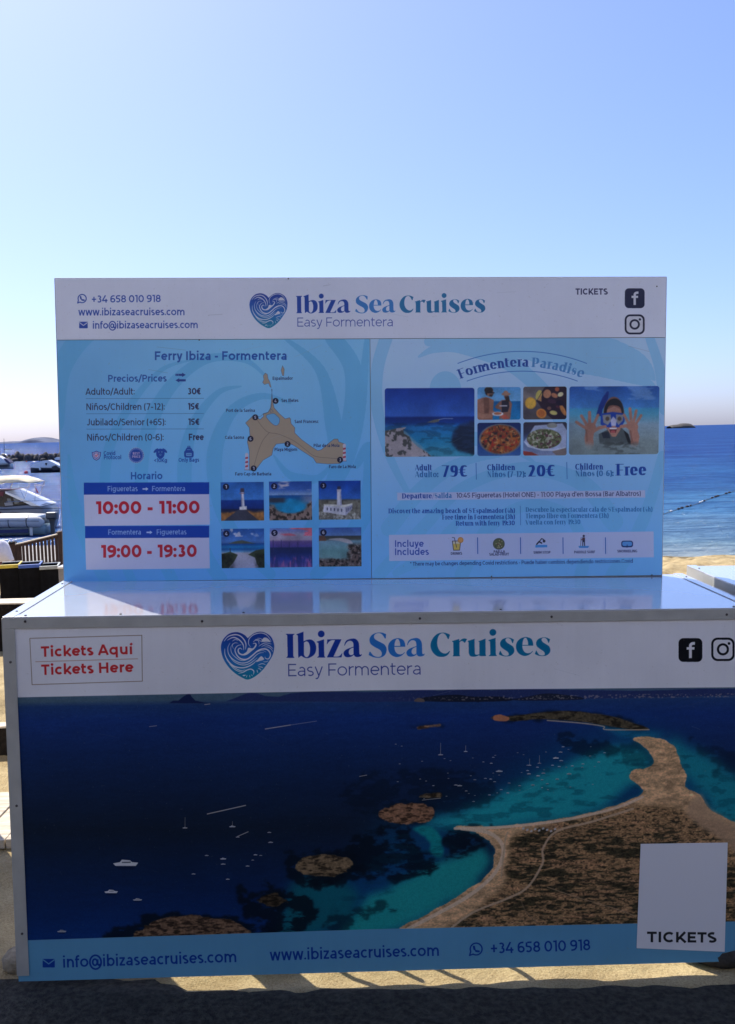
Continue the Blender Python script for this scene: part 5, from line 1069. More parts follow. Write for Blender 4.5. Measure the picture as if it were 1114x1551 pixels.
        big = P[1][0]-P[0][0] > 8; mixc(region(P, 2.5, 9, 16, int(P[0][1])+3), (10, 22, 32), .8); m = region(P, .5, 4.5 if big else 1.6, 13, int(P[0][1])); mixc(m, [v*.86 for v in c1]); A[:] *= (1-m*.55*sm(.40, .68, nz(9, 41, 6, 3)))[..., None]*(1+m*.5*(nz(2.5, 43, 2)-.5))[..., None]
    mixc(region([(750,1092),(748,1086),(758,1083),(772,1088),(768,1093)], 0, 1, 5, 3), (196, 128, 92)); band([(830,1092),(880,1096),(915,1101),(920,1106),(985,1106)], 1.6, (206, 184, 150), .9)
    A[:] = blur2(A, .5); A *= (1+.10*(nz(1.6, 77, 1)-.5))[..., None]
    # boats and wakes
    c = Canvas(W, H, cv.M, cv.k, 0.); c.a = A
    rnd = random.Random(5)
    def boat(x, y, s, mast=0):
        col = rgb(*([rnd.randint(170, 225)]*3)); c.poly([(x-s, y), (x-.8*s, y+.2*s), (x+.8*s, y+.2*s), (x+s, y-.06*s), (x+.5*s, y-.1*s), (x+.35*s, y-.24*s), (x-.3*s, y-.30*s), (x-.45*s, y-.1*s)], col); c.poly([(x-.3*s, y-.12*s), (x+.4*s, y-.14*s), (x+.4*s, y-.04*s), (x-.3*s, y-.03*s)], rgb(40, 46, 60), .7); c.poly([(x-.8*s, y+.28*s), (x+.8*s, y+.28*s), (x+.6*s, y+.5*s), (x-.5*s, y+.5*s)], rgb(16, 30, 60), .7)
        if mast: c.line([(x, y), (x+.2, y-mast)], .5, rgb(170, 165, 160))
    for x, y, s in [(854,1132,3),(850,1140,4),(843,1149,6),(851,1153,4),(815,1163,3),(838,1160,3),(848,1162,3),(868,1161,3),(884,1158,3),(908,1155,3),(883,1163,2.5),(800,1168,3),(757,1169,7),(816,1176,4),(824,1172,4),(802,1173,4),(845,1181,4),(863,1173,5),(772,1187,3),(750,1185,3),(736,1180,3),(744,1181,3),(691,1190,4),(697,1191,5),(657,1191,2.5),(720,1182,3),(742,1205,3),(788,1191,3),(808,1190,4),(770,1202,3),(707,1199,3),(760,1197,3),(822,1182,3),(679,1172,2),(748,1148,2.5),(745,1157,3),(800,1160,2.5),(895,1146,2.5),(917,1141,2.5),(733,1155,2.2),(718,1215,3),(830,1188,3)]: boat(x, y, s*.8)
    for x, y, s, ms in [(600+((k*37) % 330), 1128+((k*53) % 84), 1.6, 0) for k in range(34)]+[(668,1144,4,18),(706,1139,3,9),(280,1255,4,16),(352,1253,5,8),(818,1157,3,12),(803,1160,3,10)]: boat(x, y, s, ms)
    for x, y, s in [(190,1309,24),(168,1352,13),(208,1364,9),(93,1412,9),(360,1269,4),(313,1297,4),(338,1302,6),(338,1310,5),(375,1313,4),(387,1296,4),(395,1297,3),(410,1277,5),(383,1304,3),(345,1333,4),(293,1325,4),(408,1262,4)]: boat(x, y, s*.8)
    for a, b, w in (((314, 1234), (372, 1221), 2.2), ((402, 1105), (440, 1099), 2), ((440, 1099), (480, 1093), .8), ((226, 1101.5), (237, 1100), 1.2), ((310, 1068), (318, 1067), 1.5), ((360, 1268), (376, 1261), 1.6), ((545, 1177), (556, 1175), 1.4), ((640, 1213), (668, 1210), 1.2)):
        c.strokes([([a, b], [w/2, w*.15], [w/2, w*.15], False)], rgb(176, 170, 164))
    # put together: head, picture, foot band
    top = np.interp(px, [0, 27, 560, 1114, 1160], [1057.4, 1056.8, 1046.2, 1041.6, 1041.2]).astype(np.float32); bot = np.interp(px, [0, 40, 560, 970, 1160], [1427, 1425.7, 1409, 1400, 1396]).astype(np.float32)
    inside = (sm(-.4, .4, py-top)*sm(.4, -.4, py-bot))[..., None]; foot = sm(-.4, .4, py-bot)[..., None]
    cv.a[:] = cv.a*(1-inside)+np.clip(A, 0, 1)*inside; cv.a[:] = cv.a*(1-foot)+rgb(98, 158, 192)*foot
    # lettering
    gold = rgb(150, 130, 112); red = rgb(206, 48, 52)
    fr = [(44.5, 967.5), (214.5, 962.8), (215.3, 1032.5), (48, 1037.8)]; cv.line(fr+[fr[0]], 1.1, gold); cv.line([(53, 1003), (208.5, 998.5)], 1, rgb(190, 150, 130))
    text(cv, 'Tickets Aquí', (61, 995.6), (201.5, 991.4), 22.5, red, w=.14); text(cv, 'Tickets Here', (61.5, 1023.2), (202.5, 1018.4), 22.5, red, w=.14)
    heart(cv, 334.8, 957.4, 415.3, 1030, WHITE)
    headline(cv, 433.2, 997, 834.5, 993.4, lambda i: rgb(28, 62, 160) if i < 5 else (rgb(48, 126, 206) if i < 8 else rgb(18, 122, 166)))
    text(cv, 'Easy Formentera', (435, 1025), (639.5, 1022.4), 26.5, rgb(52, 68, 150), w=.062)
    icon_f(cv, 1029.2, 967.2, 36, rgb(22, 24, 30), WHITE); icon_i(cv, 1078.8, 966.4, 35.5, rgb(22, 24, 30), WHITE)
    fb = rgb(22, 62, 150); icon_mail(cv, 64, 1454, 82.5, 1467, fb, rgb(98, 158, 192))
    text(cv, 'info@ibizaseacruises.com', (94, 1467.3), (359.5, 1458.8), 25, fb, w=.12); text(cv, 'www.ibizaseacruises.com', (408.5, 1456.6), (667, 1449.2), 25, fb, w=.12)
    icon_phone(cv, 722, 1439, 9, fb); text(cv, '+34 658 010 918', (743.5, 1446.2), (896, 1440.8), 24, fb, w=.12)
make_front(cf)
wear(cf, 930, .07)
# ---------------------------------------------------------------- the ticket sticker on the counter
T4 = [(971.5, 1279.3), (1103.3, 1277.3), (1098.6, 1442.5), (965.3, 1437)]
ct = Canvas(400, 500, hom(T4, [(0, 0), (400, 0), (400, 500), (0, 500)]), 3., WHITE)
text(ct, 'TICKETS', (979.5, 1427.6), (1086, 1427.6), 23.5, rgb(20, 20, 26), w=.15)
# ============================ THE TICKET STAND ============================
print_mat('sign_print', cs); print_mat('front_print', cf, rough=.5, coat=0., spec=.12); print_mat('sticker_print', ct, rough=.45, coat=0.)
sign = empty('sign_board', SG, 'tall price board with white heading and blue timetable panels, standing on the counter', 'sign')
ztop = SH-(cs.tr([(300, 513.9)])[0, 1]/CH)*SH; xs_ = cs.tr([(562, 690)])[0, 0]/CW*SW; g_ = .0009
o = printed('header_panel', 'sign_print', .004, SW-.004, ztop+g_, SH-.003, 0, SW, SH, 0, sign); o['label'] = 'white heading panel with the heart logo'
o = printed('poster_panel', 'sign_print', .004, xs_-g_, .004, ztop-g_, .0006, SW, SH, 0, sign); o['label'] = 'blue panel with prices, island map and timetable'
o = printed('poster_panel', 'sign_print', xs_+g_, SW-.004, .004, ztop-g_, 0, SW, SH, 0, sign); o['label'] = 'pale blue panel with the trip pictures'
MB().box(0, SW, .0045, .022, 0, SH, .002).build('backing_board', 'board_edge', sign)
for x in (.12, .96, SW-.16): MB().box(x, x+.04, .0225, .06, -.0, SH-.06, .003).build('rear_brace', 'aluminium', sign)
for px, py in ((437, 421.8), (995.5, 433.5), (302, 514.8), (988, 871), (745, 873)):
    q = cs.tr([(px, py)])[0]; screw(sign, q[0]/CW*SW, 0, SH-q[1]/CH*SH, r=.0022)

def counter(mx, label, art, W=2.0, D=.56, H=.997):
    c = empty('ticket_counter', mx, label, 'counter', 'white counters with aluminium corner trim')
    t = .030
    MB().box(t+.002, W-t-.002, t+.001, D-.004, -.016, -.001).build('top_panel', 'white_laminate', c)
    MB().box(.0, t, 0, D, -.003, .0016, .0006).build('corner_trim', 'white_laminate', c, mx=None)
    MB().box(W-t, W, 0, D, -.003, .0016, .0006).build('corner_trim', 'white_laminate', c)
    MB().box(t+.0015, W-t-.0015, 0, t, -.003, .0012, .0005).build('corner_trim', 'white_laminate', c)
    MB().box(t+.001, W-t-.001, .004, D-.006, -.0205, -.0165).build('seam', 'dark_seam', c)
    # vertical faces of the angle trim
    MB().box(0, W, 0, .002, -.0300, -.0032, .0004).build('corner_trim', 'aluminium', c)
    MB().box(0, t, 0, .002, -H+.018, -.0302).build('corner_trim', 'aluminium', c)
    MB().box(W-t, W, 0, .002, -H+.018, -.0302).build('corner_trim', 'aluminium', c)
    for x in (-.0022, W+.0002): MB().box(x, x+.002, .0, t, -H+.018, -.0035).build('corner_trim', 'aluminium', c)
    for x0, x1 in ((0, .0018), (W-.0018, W)): MB().box(x0, x1, .0025, D, -.045, -.0035).build('corner_trim', 'aluminium', c)
    if art:
        f = printed('front_panel', art, .0008, W-.0008, -H, -.0305, .0035, FW, FH, -FH, c); f['label'] = 'printed front with heart logo and aerial sea photograph'
    else: MB().box(.0008, W-.0008, .0035, .0065, -H, -.0305).build('front_panel', 'white_laminate', c)
    for x0, x1 in ((.0025, .014), (W-.014, W-.0025)): MB().box(x0, x1, .0075, D-.01, -H+.03, -.0215).build('side_panel', 'white_laminate', c)
    for x in (.016, W-.056): MB().box(x, x+.04, D-.06, D-.02, -H-.035, -.0215).build('leg', 'aluminium', c)
    for x in (.016, W-.056): MB().box(x, x+.04, .24, .28, -H-.035, -.0215).build('leg', 'aluminium', c)
    MB().box(.06, W-.06, D-.05, D-.02, -.06, -.0215).build('rail', 'aluminium', c)
    fr = [(.058, -.011), (.513, -.0165), (1.083, -.0165), (1.433, -.0165), (1.905, -.0165)]
    for x, z in fr: screw(c, x, 0, z)
    for z in (-.118, -.505, -.86): screw(c, .0165, 0, z)
    for x, y in ((.014, .07), (.014, .49), (.055, .014), (.62, .015), (1.3, .015), (W-.014, .49), (W-.014, .12), (W-.07, .015), (.3, .015)): screw(c, x, y, .0012, 'z')
    return c
K = counter(G, 'white ticket counter with a big aerial sea photograph on its front, below the price board', 'front_print')
mx2 = G @ Matrix.Translation((2.03, .055, .018)) @ Matrix.Rotation(rad(-.6), 4, 'Z')
K2 = counter(mx2, 'second white counter cut off by the right edge, its bare top half in the sun', None)
# sticker: its four corners lie on the front of the counter
st = MB(); q = [cf.tr([p])[0] for p in T4]; v = [(a/CW2*FW, .0012, -b/CH2*FH) for a, b in q]; v2 = [(a, .0030, c) for a, b, c in v]
st.add(v+v2, [(0, 3, 2, 1), (4, 5, 6, 7), (0, 1, 5, 4), (1, 2, 6, 5), (2, 3, 7, 6), (3, 0, 4, 7)])
so_ = st.build('ticket_sticker', 'sticker_print', K); so_['label'] = 'white sticker reading TICKETS'
uvl = so_.data.uv_layers.new(name='UVMap').data; uvs = [(0, 1), (1, 1), (1, 0), (0, 0)]*2
for p in so_.data.polygons:
    for li in p.loop_indices: uvl[li].uv = uvs[so_.data.loops[li].vertex_index]
# things stored under and behind the counter, seen by the shadows they throw below its front edge
b_ = empty('storage_board', G @ Matrix.Translation((.42, .33, -1.03)), 'dark upright board stored under the counter, its wide shadow falling below the front', 'board')
MB().box(0, .125, 0, .02, 0, .72, .003).build('panel', 'timber_tarred', b_); MB().box(.02, .105, -.06, .08, 0, .02).build('foot', 'timber_tarred', b_)
ch = empty('bent_steel_rack', G @ Matrix.Translation((.76, .16, -1.03)), 'bent steel tube rack pushed under the counter', 'rack')
for k, P in enumerate(([(0, 0, 0), (0, .06, .28), (.02, .10, .46)], [(.17, -.02, .012), (.155, .03, .15), (.14, .08, .30), (.12, .14, .46)], [(.17, -.02, .012), (.21, -.03, .008), (.24, -.01, .03), (.25, .04, .15), (.25, .12, .46)], [(.52, .0, 0), (.46, .07, .22), (.44, .10, .46)])):
    MB().tube(spl(P, 5), .008, 8).build('leg', 'steel_dark', ch, smooth=True)
MB().tube([(.02, .10, .46), (.46, .10, .46)], .008, 8).build('top_bar', 'steel_dark', ch)
sb_ = MB().ball((0, 0, 0), .14, .10, .07, 20, 12, .05, 3).build('sandbag', 'sandbag', smooth=True)
sb_.matrix_world = G @ Matrix.Translation((1.97, .10, -.985)); tag(sb_, 'dark sandbag weight on the ground under the right end of the counter', 'sandbag')

# ============================ LEFT: SAND, TIMBERS, BOARDWALK, STONE ============================
def gz(x, y): return float(ground_z(np.float64(x), np.float64(y)))
bw = empty('boardwalk', (-1.9, 3.23, gz(-1.5, 3.4)-.01), 'strip of pale boards sunk in the sand left of the ticket counter', 'boardwalk')
for k in range(12):
    x0 = -.42+k*.098
    MB().box(x0, x0+.0945, .003*(k % 3), .455+.004*(k % 2), 0, .034+.002*((k*7) % 3), .003).build('plank', 'wood_pale', bw)
def timber(name, x0, x1, y, dy, h, label):
    z = gz((x0+x1)/2, y); t = empty(name, (x0, y, z-.03), label, 'timber edging')
    MB().box(0, x1-x0, 0, dy, 0, h+.03-.006, .002).build('beam', 'timber_tarred', t); MB().box(-.002, x1-x0+.002, -.003, dy+.002, h+.03-.0055, h+.03+.004, .001).build('cap_board', 'timber_top', t)
timber('timber_edging', -3.0, -.62, 4.19, .062, .125, 'low dark timber board on edge in the sand, nearest to the counter')
timber('timber_wall', -4.6, -1.7, 6.42, .19, .33, 'dark knee-high timber wall with a pale top in front of the recycling bins')
o = MB().ball((0, 0, 0), .058, .045, .036, 18, 12, .04, 5).build('stone', 'stone', smooth=True); o.location = (-1.005, 2.50, gz(-1.0, 2.5)+.020); tag(o, 'rounded tan stone on the shaded ground at the lower left corner', 'stone')
o = MB().ball((0, 0, 0), .022, .015, .012, 12, 8, .06, 8).build('pebble', 'stone', smooth=True); o.location = (-.985, 2.60, gz(-.98, 2.6)+.008); tag(o, 'small pale pebble beside the lower left corner of the counter', 'pebble')
# the price board of the next stand, just outside the picture on the left: its shadow cuts across the sand
nb = empty('sign_board', (-1.57, 3.50, gz(-1.5, 3.5)-.03), 'back edge of a plain board of the next stand, outside the left edge', 'sign')
MB().box(-1.92, 0, 0, .022, .05, 2.35, .003).build('backing_board', 'white_laminate', nb)
for x in (-1.85, -.06): MB().box(x, x+.04, .0225, .0625, 0, 1.9).build('rear_brace', 'aluminium', nb)

# ============================ LEFT: BINS, FENCE, QUAY ============================
def bin_(px, py, w, colour, label):
    p = at(px, py, 17.6); z0 = gz(p.x, 17.6)-.05; h = p.z-z0
    b = empty('recycling_bin', Matrix.Translation((p.x, p.y, z0)) @ Matrix.Rotation(rad(14), 4, 'Z'), label, 'bin', 'recycling bins in a row')
    d = .50
    for nm, a in (('wall', (0, w, 0, .02)), ('wall', (0, w, d-.02, d)), ('wall', (0, .02, .021, d-.021)), ('wall', (w-.02, w, .021, d-.021))):
        MB().box(a[0], a[1], a[2], a[3], 0, h-(.0 if a[2] == 0 or a[0] > .1 else .0), .003).build(nm, 'bin_black', b)
    MB().box(.021, w-.021, .021, d-.021, .0, .05).build('floor', 'bin_black', b)
    MB().box(-.01, w+.005, -.025, .024, h-.045, h+.022, .006).build('lid_rim', colour, b)
    MB().box(w-.03, w+.006, .025, d, h+.001, h+.02, .004).build('side_rim', colour, b)
    MB().box(.0, w, d-.022, d+.006, h+.003, h+.022, .003).build('back_rim', 'bin_rim', b)
    return b
bin_(-2, 857.8, .375, 'bin_yellow', 'black recycling bin with a yellow rim, leftmost at the picture edge')
bin_(28.5, 857.6, .39, 'bin_blue', 'black recycling bin with a blue rim, middle of the row')
bin_(60.5, 859.6, .335, 'bin_grey', 'black recycling bin with a grey rim, nearest to the price board')

fl = at(18, 823.5, 23.6); frr = at(88.5, 806.5, 24.3); fd = (frr-fl); fL = fd.length
FM = Matrix.Translation((fl.x, fl.y, 0)) @ Matrix.Rotation(math.atan2(fd.y, fd.x), 4, 'Z')
L2 = math.hypot(fd.x, fd.y); slope = (frr.z-fl.z)/L2
fence = empty('picket_fence', FM, 'dark brown wooden picket fence on the quay behind the bins', 'fence')
ft = lambda x: fl.z+slope*x
def fbox(x0, x1, y0, y1, za, zb, nm, m='wood_dark', bev=.004):
    mb = MB(); vs = []
    for x, y, z in ((x0, y0, za), (x1, y0, za), (x1, y1, za), (x0, y1, za), (x0, y0, zb), (x1, y0, zb), (x1, y1, zb), (x0, y1, zb)): vs.append((x, y, z+slope*x))
    mb.add(vs, [(3, 2, 1, 0), (4, 5, 6, 7), (0, 1, 5, 4), (1, 2, 6, 5), (2, 3, 7, 6), (3, 0, 4, 7)]); return mb.build(nm, m, fence)
Z0 = fl.z
fbox(L2-.03, L2+.15, -.06, .10, Z0-1.12, Z0+.02, 'post'); fbox(-.10, .06, -.06, .10, Z0-1.12, Z0+.0, 'post')
fbox(-.15, .11, -.08, .12, Z0+.002, Z0+.03, 'post_cap', 'timber_tarred')
fbox(.061, L2-.031, -.01, .05, Z0-.13, Z0-.06, 'rail'); fbox(.061, L2-.031, -.03, .07, Z0-.055, Z0-.03, 'top_board', 'timber_top')
fbox(.061, L2-.031, -.01, .05, Z0-1.0, Z0-.93, 'rail')
n_ = 12; x_ = .24
MBw = .0
while x_ < L2-.06:
    fbox(x_, x_+.062, -.03, -.012, Z0-1.05, Z0-.057, 'picket'); x_ += .0945
for k in range(3): fbox(.065+k*.055, .117+k*.055, -.03, -.012, Z0-1.05, Z0-.057, 'picket')
for k in range(8): fbox(-.10-.12*(k+1), -.10-.12*k-.012, -.03, -.012, Z0-1.05, Z0-.06, 'picket')
fbox(-1.1, -.101, -.01, .05, Z0-.13, Z0-.06, 'rail')
for k in range(2):
    o = MB().ball((0, 0, 0), .035, seg=10, ring=7).build('lamp_knob', 'chrome', fence, smooth=True); o.location = (-.05+.09*k, 0, Z0+.06)
# quay slab behind and beneath the fence
qz = SEA+.95
qy = empty('quay', (0, 0, 0), 'pale concrete quay behind the wooden fence', 'quay')
MB().box(-16, -8.6, 24.9, 28.9, SEA-.6, qz, .03).build('slab', 'concrete', qy)
# low concrete wall end between the fence and the sign
p = at(88.0, 858.5, 16.2)
lw = empty('concrete_wall', (p.x, 16.2, gz(p.x, 16.2)-.1), 'short pale concrete wall between the bins and the price board', 'wall')
hh = p.z-(gz(p.x, 16.2)-.1); MB().box(0, 1.3, 0, .3, 0, hh-.035, .004).build('wall_block', 'concrete', lw); MB().box(-.01, 1.31, -.01, .31, hh-.0345, hh+.0, .004).build('coping', 'gelcoat', lw)
# draped chair at the very left
p = at(-1, 812, 20.2)
cc = empty('draped_chair', (p.x, p.y, p.z-1.05), 'white cloth draped chair with dark crossed legs, at the left edge above the yellow bin', 'chair')
sec = []
for x, hz_, w2 in ((-.30, .93, .16), (-.1, .96, .2), (.05, .97, .2), (.13, .93, .18), (.19, .82, .15), (.235, .66, .12), (.26, .56, .10)):
    sec.append([(x, -w2, .50), (x, -w2*.9, (hz_+.5)/2), (x, -w2*.5, hz_-.02), (x, 0, hz_), (x, w2*.5, hz_-.02), (x, w2*.9, (hz_+.5)/2), (x, w2, .50)])
MB().loft(sec).build('cloth', 'fabric_white', cc, smooth=True)
MB().box(-.3, .25, -.17, .17, .38, .49, .02).build('seat', 'maroon', cc)
for P in ([(-.2, -.15, 0), (.05, -.15, .38)], [(.20, -.15, 0), (.02, -.15, .38)], [(-.2, .15, 0), (.05, .15, .38)], [(.20, .15, 0), (.02, .15, .38)]): MB().tube(P, .018, 8).build('leg', 'steel_dark', cc)

# ============================ BOATS ============================
def hull(secs, name, m, parent, smooth=True): return MB().loft(secs).build(name, m, parent, smooth=smooth)
def ring(x, keel, chine_z, chine_b, sheer_z, sheer_b, yc=0):
    return [(x, yc, keel), (x, yc+chine_b*.6, (keel+chine_z)/2), (x, yc+chine_b, chine_z), (x, yc+(chine_b+sheer_b)/2*1.03, (chine_z+sheer_z)/2), (x, yc+sheer_b, sheer_z), (x, yc, sheer_z+.03), (x, yc-sheer_b, sheer_z), (x, yc-(chine_b+sheer_b)/2*1.03, (chine_z+sheer_z)/2), (x, yc-chine_b, chine_z), (x, yc-chine_b*.6, (keel+chine_z)/2)]
# --- the inflatable in front, stern to the right (local x along the boat; x = 0 at the transom)
D1 = 42.; tp = at(71, 796, D1); S1 = D1/FPX
rib = empty('inflatable_boat', (tp.x, D1, SEA), 'inflatable boat with grey tubes, blue striped pale hull and outboard motor, behind the fence', 'boat', 'boats moored in the bay')
z = lambda py: at(40, py, D1).z-SEA
for yy_ in (-.75, .75):
    MB().tube([(.15, yy_, z(789)), (-.05, yy_, z(789)), (-1.2, yy_, z(787.5)), (-3.2, yy_*1.0, z(787)), (-4.6, yy_*.75, z(785)), (-5.4, yy_*.25, z(783))], [.06, .24, .26, .26, .24, .18], 14).build('tube', 'rib_tube', rib, smooth=True)
MB().tube([(.0, -.98, z(787)), (-1.2, -1.0, z(785.6)), (-3.2, -1.0, z(785)), (-4.6, -.8, z(783))], .012, 6).build('grab_line', 'rope', rib)
for x in (-.55, -1.35, -2.3): MB().tube([(x, -.75, z(788)), (x-.035, -.75, z(788))], .268, 14).build('strap', 'hull_black', rib)
hull([ring(x, z(812)+k_*.0, z(808), b1, z(794.5), b2) for x, k_, b1, b2 in ((.02, 0, .5, .62), (-1.5, 0, .52, .64), (-3.2, 0, .5, .62), (-4.6, 0, .3, .45), (-5.3, 0, .05, .12))], 'hull', 'hull_pale', rib)
MB().box(-1.95, -.62, -.668, -.645, z(804.5), z(799.5)).build('stripe', 'hull_blue', rib)
MB().box(-.55, -.42, -.67, -.64, z(809), z(795.5)).build('fender', 'gelcoat', rib)
MB().box(-3.6, -.2, -.5, .5, z(786), z(780.5), .04).build('deck_seat', 'gelcoat', rib)
ob = MB().box(.02, .52, -.20, .20, z(786.5), z(776.5), .06).build('outboard_motor', 'outboard', rib)
MB().box(.0, .50, -.21, .21, z(787.3), z(786.6), .003).build('cowling_seam', 'hull_black', ob)
MB().prism([(.14, z(787.5)), (.42, z(787.5)), (.36, z(797)), (.34, -.3), (.18, -.3), (.18, z(797))], -.07, .07).build('drive_leg', 'outboard', ob)
# --- the cabin cruiser behind it
D2 = 45.; tc_ = at(80, 775, D2)
cr = empty('cabin_cruiser', (tc_.x, D2, SEA), 'grey cabin cruiser with cream sun canopy and dark windows, beyond the inflatable boat', 'boat', 'boats moored in the bay')
def cl(px, py): q = at(px, py, D2); return (q.x-tc_.x, q.z-SEA)
HB = 1.15
secs = []
for px, b, top in ((80, .9, 774), (72, 1.05, 763), (55, 1.15, 762.5), (20, 1.2, 765.5), (-10, 1.2, 763), (-60, 1.2, 760), (-110, .9, 757), (-140, .2, 755)):
    x, zt = cl(px, top); zb = cl(px, 789)[1]; secs.append(ring(x, -.25, zb, b*.82, zt, b))
hull(secs, 'hull', 'gelcoat_grey', cr)
def side(P, nm, m, y0, y1, parent=cr): return MB().prism([cl(*p) for p in P], y0, y1).build(nm, m, parent)
side([(22, 742), (58, 757), (70, 762.4), (74, 763.8), (60, 763.2), (56, 761), (22, 745)], 'coaming', 'gelcoat', -1.16, 1.16)
side([(-30, 743.5), (22, 743.8), (55, 760.6), (20, 764.5), (-30, 763)], 'side_window', 'tinted', -1.10, 1.10)
for a, b in ((24, 30), (33.5, 41)): side([(a, 752.5), (b-.5, 752.8), (b+1.2, 759.5), (a+2, 760.6)], 'window_pane', 'glass_pale', -1.125, -1.105)
side([(-30, 742.5), (20, 742.2), (18, 749.5), (-30, 749)], 'cushion', 'maroon', -1.125, 1.12)
side([(20, 759), (32, 758), (33.5, 762.6), (21.5, 763.6)], 'seat', 'gelcoat_grey', -1.14, -1.105)
side([(31, 773), (40, 773), (40, 777.2), (31, 777.2)], 'vent', 'hull_black', -1.30, -1.16)
side([(-30, 770), (14, 771.5), (21, 779), (-30, 779)], 'boot_stripe', 'maroon', -1.29, -1.15)
side([(66, 773.8), (79, 773.2), (80.5, 776.2), (64, 777)], 'swim_platform', 'hull_black', -.9, .9)
# canopy with its hoops
cs_ = []
for px, top, lo in ((-60, 722, 731), (-20, 720.8, 733), (4, 720.6, 733.5), (20, 720.2, 729.8), (38, 720.6, 728.8), (47, 724.5, 729), (56.5, 728.9, 730)):
    x, zt = cl(px, top); _, zl = cl(px, lo); cs_.append([(x, -1.05, zl), (x, -.9, zl+(zt-zl)*.6), (x, -.45, zt-.02), (x, 0, zt), (x, .45, zt-.02), (x, .9, zl+(zt-zl)*.6), (x, 1.05, zl), (x, 0, zt-.06)])
MB().tube([(cl(-20, 0)[0], -1.19, cl(0, 758)[1]), (cl(20, 0)[0], -1.19, cl(0, 757.6)[1]), (cl(50, 0)[0], -1.17, cl(0, 757.5)[1]), (cl(66, 0)[0], -1.0, cl(0, 758.5)[1]), (cl(67, 0)[0], -1.0, cl(0, 762)[1])], .014, 6).build('hand_rail', 'chrome', cr)
MB().tube([(cl(-60, 0)[0], -1.27, cl(0, 769)[1]), (cl(40, 0)[0], -1.25, cl(0, 768.8)[1]), (cl(74, 0)[0], -1.02, cl(0, 769.6)[1])], .02, 6).build('rub_rail', 'hull_black', cr)
MB().loft(cs_).build('sun_canopy', 'canvas_cream', cr, smooth=True)
for a, b in (((7, 733), (2, 744)), ((56, 729.5), (48.5, 754)), ((41, 736.5), (49, 753)), ((56.5, 730), (56, 736.4)), ((40, 736.3), (56, 736.6))):
    for s_ in (-1.04, 1.04): (x0, z0), (x1, z1) = cl(*a), cl(*b); MB().tube([(x0, s_, z0), (x1, s_, z1)], .017, 6).build('canopy_pole', 'chrome', cr)
(x0, z0), (x1, z1) = cl(59.5, 757), cl(60.5, 737); MB().tube([(x0, -.6, z0), (x1, -.6, z1)], .012, 6).build('flag_pole', 'chrome', cr)
MB().prism([cl(60.5, 737.5), cl(63.2, 741), cl(65, 745), cl(62.6, 745.2)], -.62, -.595).build('flag', 'flag_red', cr)
# --- small motor boat further out, bow to the left
def smallboat(nm, label, D, bow, stern, wl, deck, parts, hullm, canopy=None):
    o_ = at(bow, wl, D); b = empty(nm, (o_.x, D, SEA), label, 'boat', 'boats moored in the bay')
    q = lambda px, py: (at(px, py, D).x-o_.x, at(px, py, D).z-SEA)
    s_ = []
    n = 7; dx = (stern-bow)
    for i in range(n):
        t = i/(n-1); px = bow+dx*t; zt = q(px, deck[0]*(1-t)+deck[1]*t)[1]; bb = 1.0*min(1, .04+t*2.2)**.7
        s_.append(ring(q(px, wl)[0]+(.35*(1-t)**4), -.25+.25*(1-t)**2, .12+.3*(1-t)**2, bb*.75, zt, bb))
    hull(s_, 'hull', hullm, b)
    for P, pn, m, w_2 in parts: MB().prism([q(*p_) for p_ in P], -w_2, w_2).build(pn, m, b)
    return b
smallboat('motor_boat', 'small black hulled motor boat with a white cabin, seen side on beside the red buoy', 126., 43.0, 112, 716.2, (707.4, 709), [
    ([(47, 707.6), (51, 703.4), (60, 699.8), (68, 697.4), (76, 696.8), (84, 700.5), (90, 704), (98, 706), (110, 708.5), (80, 709.6), (60, 708.6)], 'cabin', 'gelcoat', .75),
    ([(71, 701.2), (74.6, 700.8), (73.6, 704.8), (72, 704.2)], 'window', 'tinted', .765),
    ([(82, 706.5), (88, 704.4), (92.5, 708), (91.5, 711.5), (84, 711.5)], 'outboard_motor', 'hull_black', 1.02),
    ([(63.2, 708.6), (65.2, 708.6), (64.9, 711.6), (63.5, 711.6)], 'fender', 'gelcoat', 1.05)], 'hull_black')
b4 = smallboat('motor_boat', 'white boat with a folded navy cover at the left edge, in front of the breakwater', 150., 17.0, -45, 707., (701.6, 699), [
    ([(-30, 690), (0, 690.4), (6, 694.2), (11, 697), (16, 701), (-30, 702)], 'cabin', 'gelcoat', .8),
    ([(8, 694), (11.5, 694.6), (18.4, 700.4), (16.4, 702.4), (12, 699.4)], 'folded_cover', 'canvas_navy', .83),
    ([(-30, 703.6), (15.6, 703.2), (15, 707), (-30, 707.4)], 'boot_stripe', 'hull_black', 1.02)], 'gelcoat')
smallboat('motor_boat', 'little white boat half hidden by the price board, above the black hulled boat', 185., 84, 120, 700., (696, 696), [([(84, 694.5), (87, 692.3), (100, 692), (104, 696), (86, 696.6)], 'cabin', 'gelcoat', .7), ([(86, 696.8), (100, 696.8), (100, 698.6), (87, 698.6)], 'cover', 'canvas_navy', .72)], 'gelcoat')
# --- buoys
def buoy(px, py, D, r, m, label):
    p = at(px, py, D); b = empty('mooring_buoy', (p.x, D, SEA), label, 'buoy', 'mooring buoys')
    MB().ball((0, 0, r*.55), r, seg=12, ring=8).build('float', m, b, smooth=True); MB().tube([(0, 0, r*1.45), (0, 0, r*1.8)], r*.15, 6).build('eye', 'steel_dark', b)
buoy(39.5, 713.4, 124, .235, 'buoy_red', 'round red mooring buoy floating left of the black hulled boat')
buoy(40, 696.3, 195, .16, 'buoy_orange', 'tiny orange buoy in front of the breakwater')
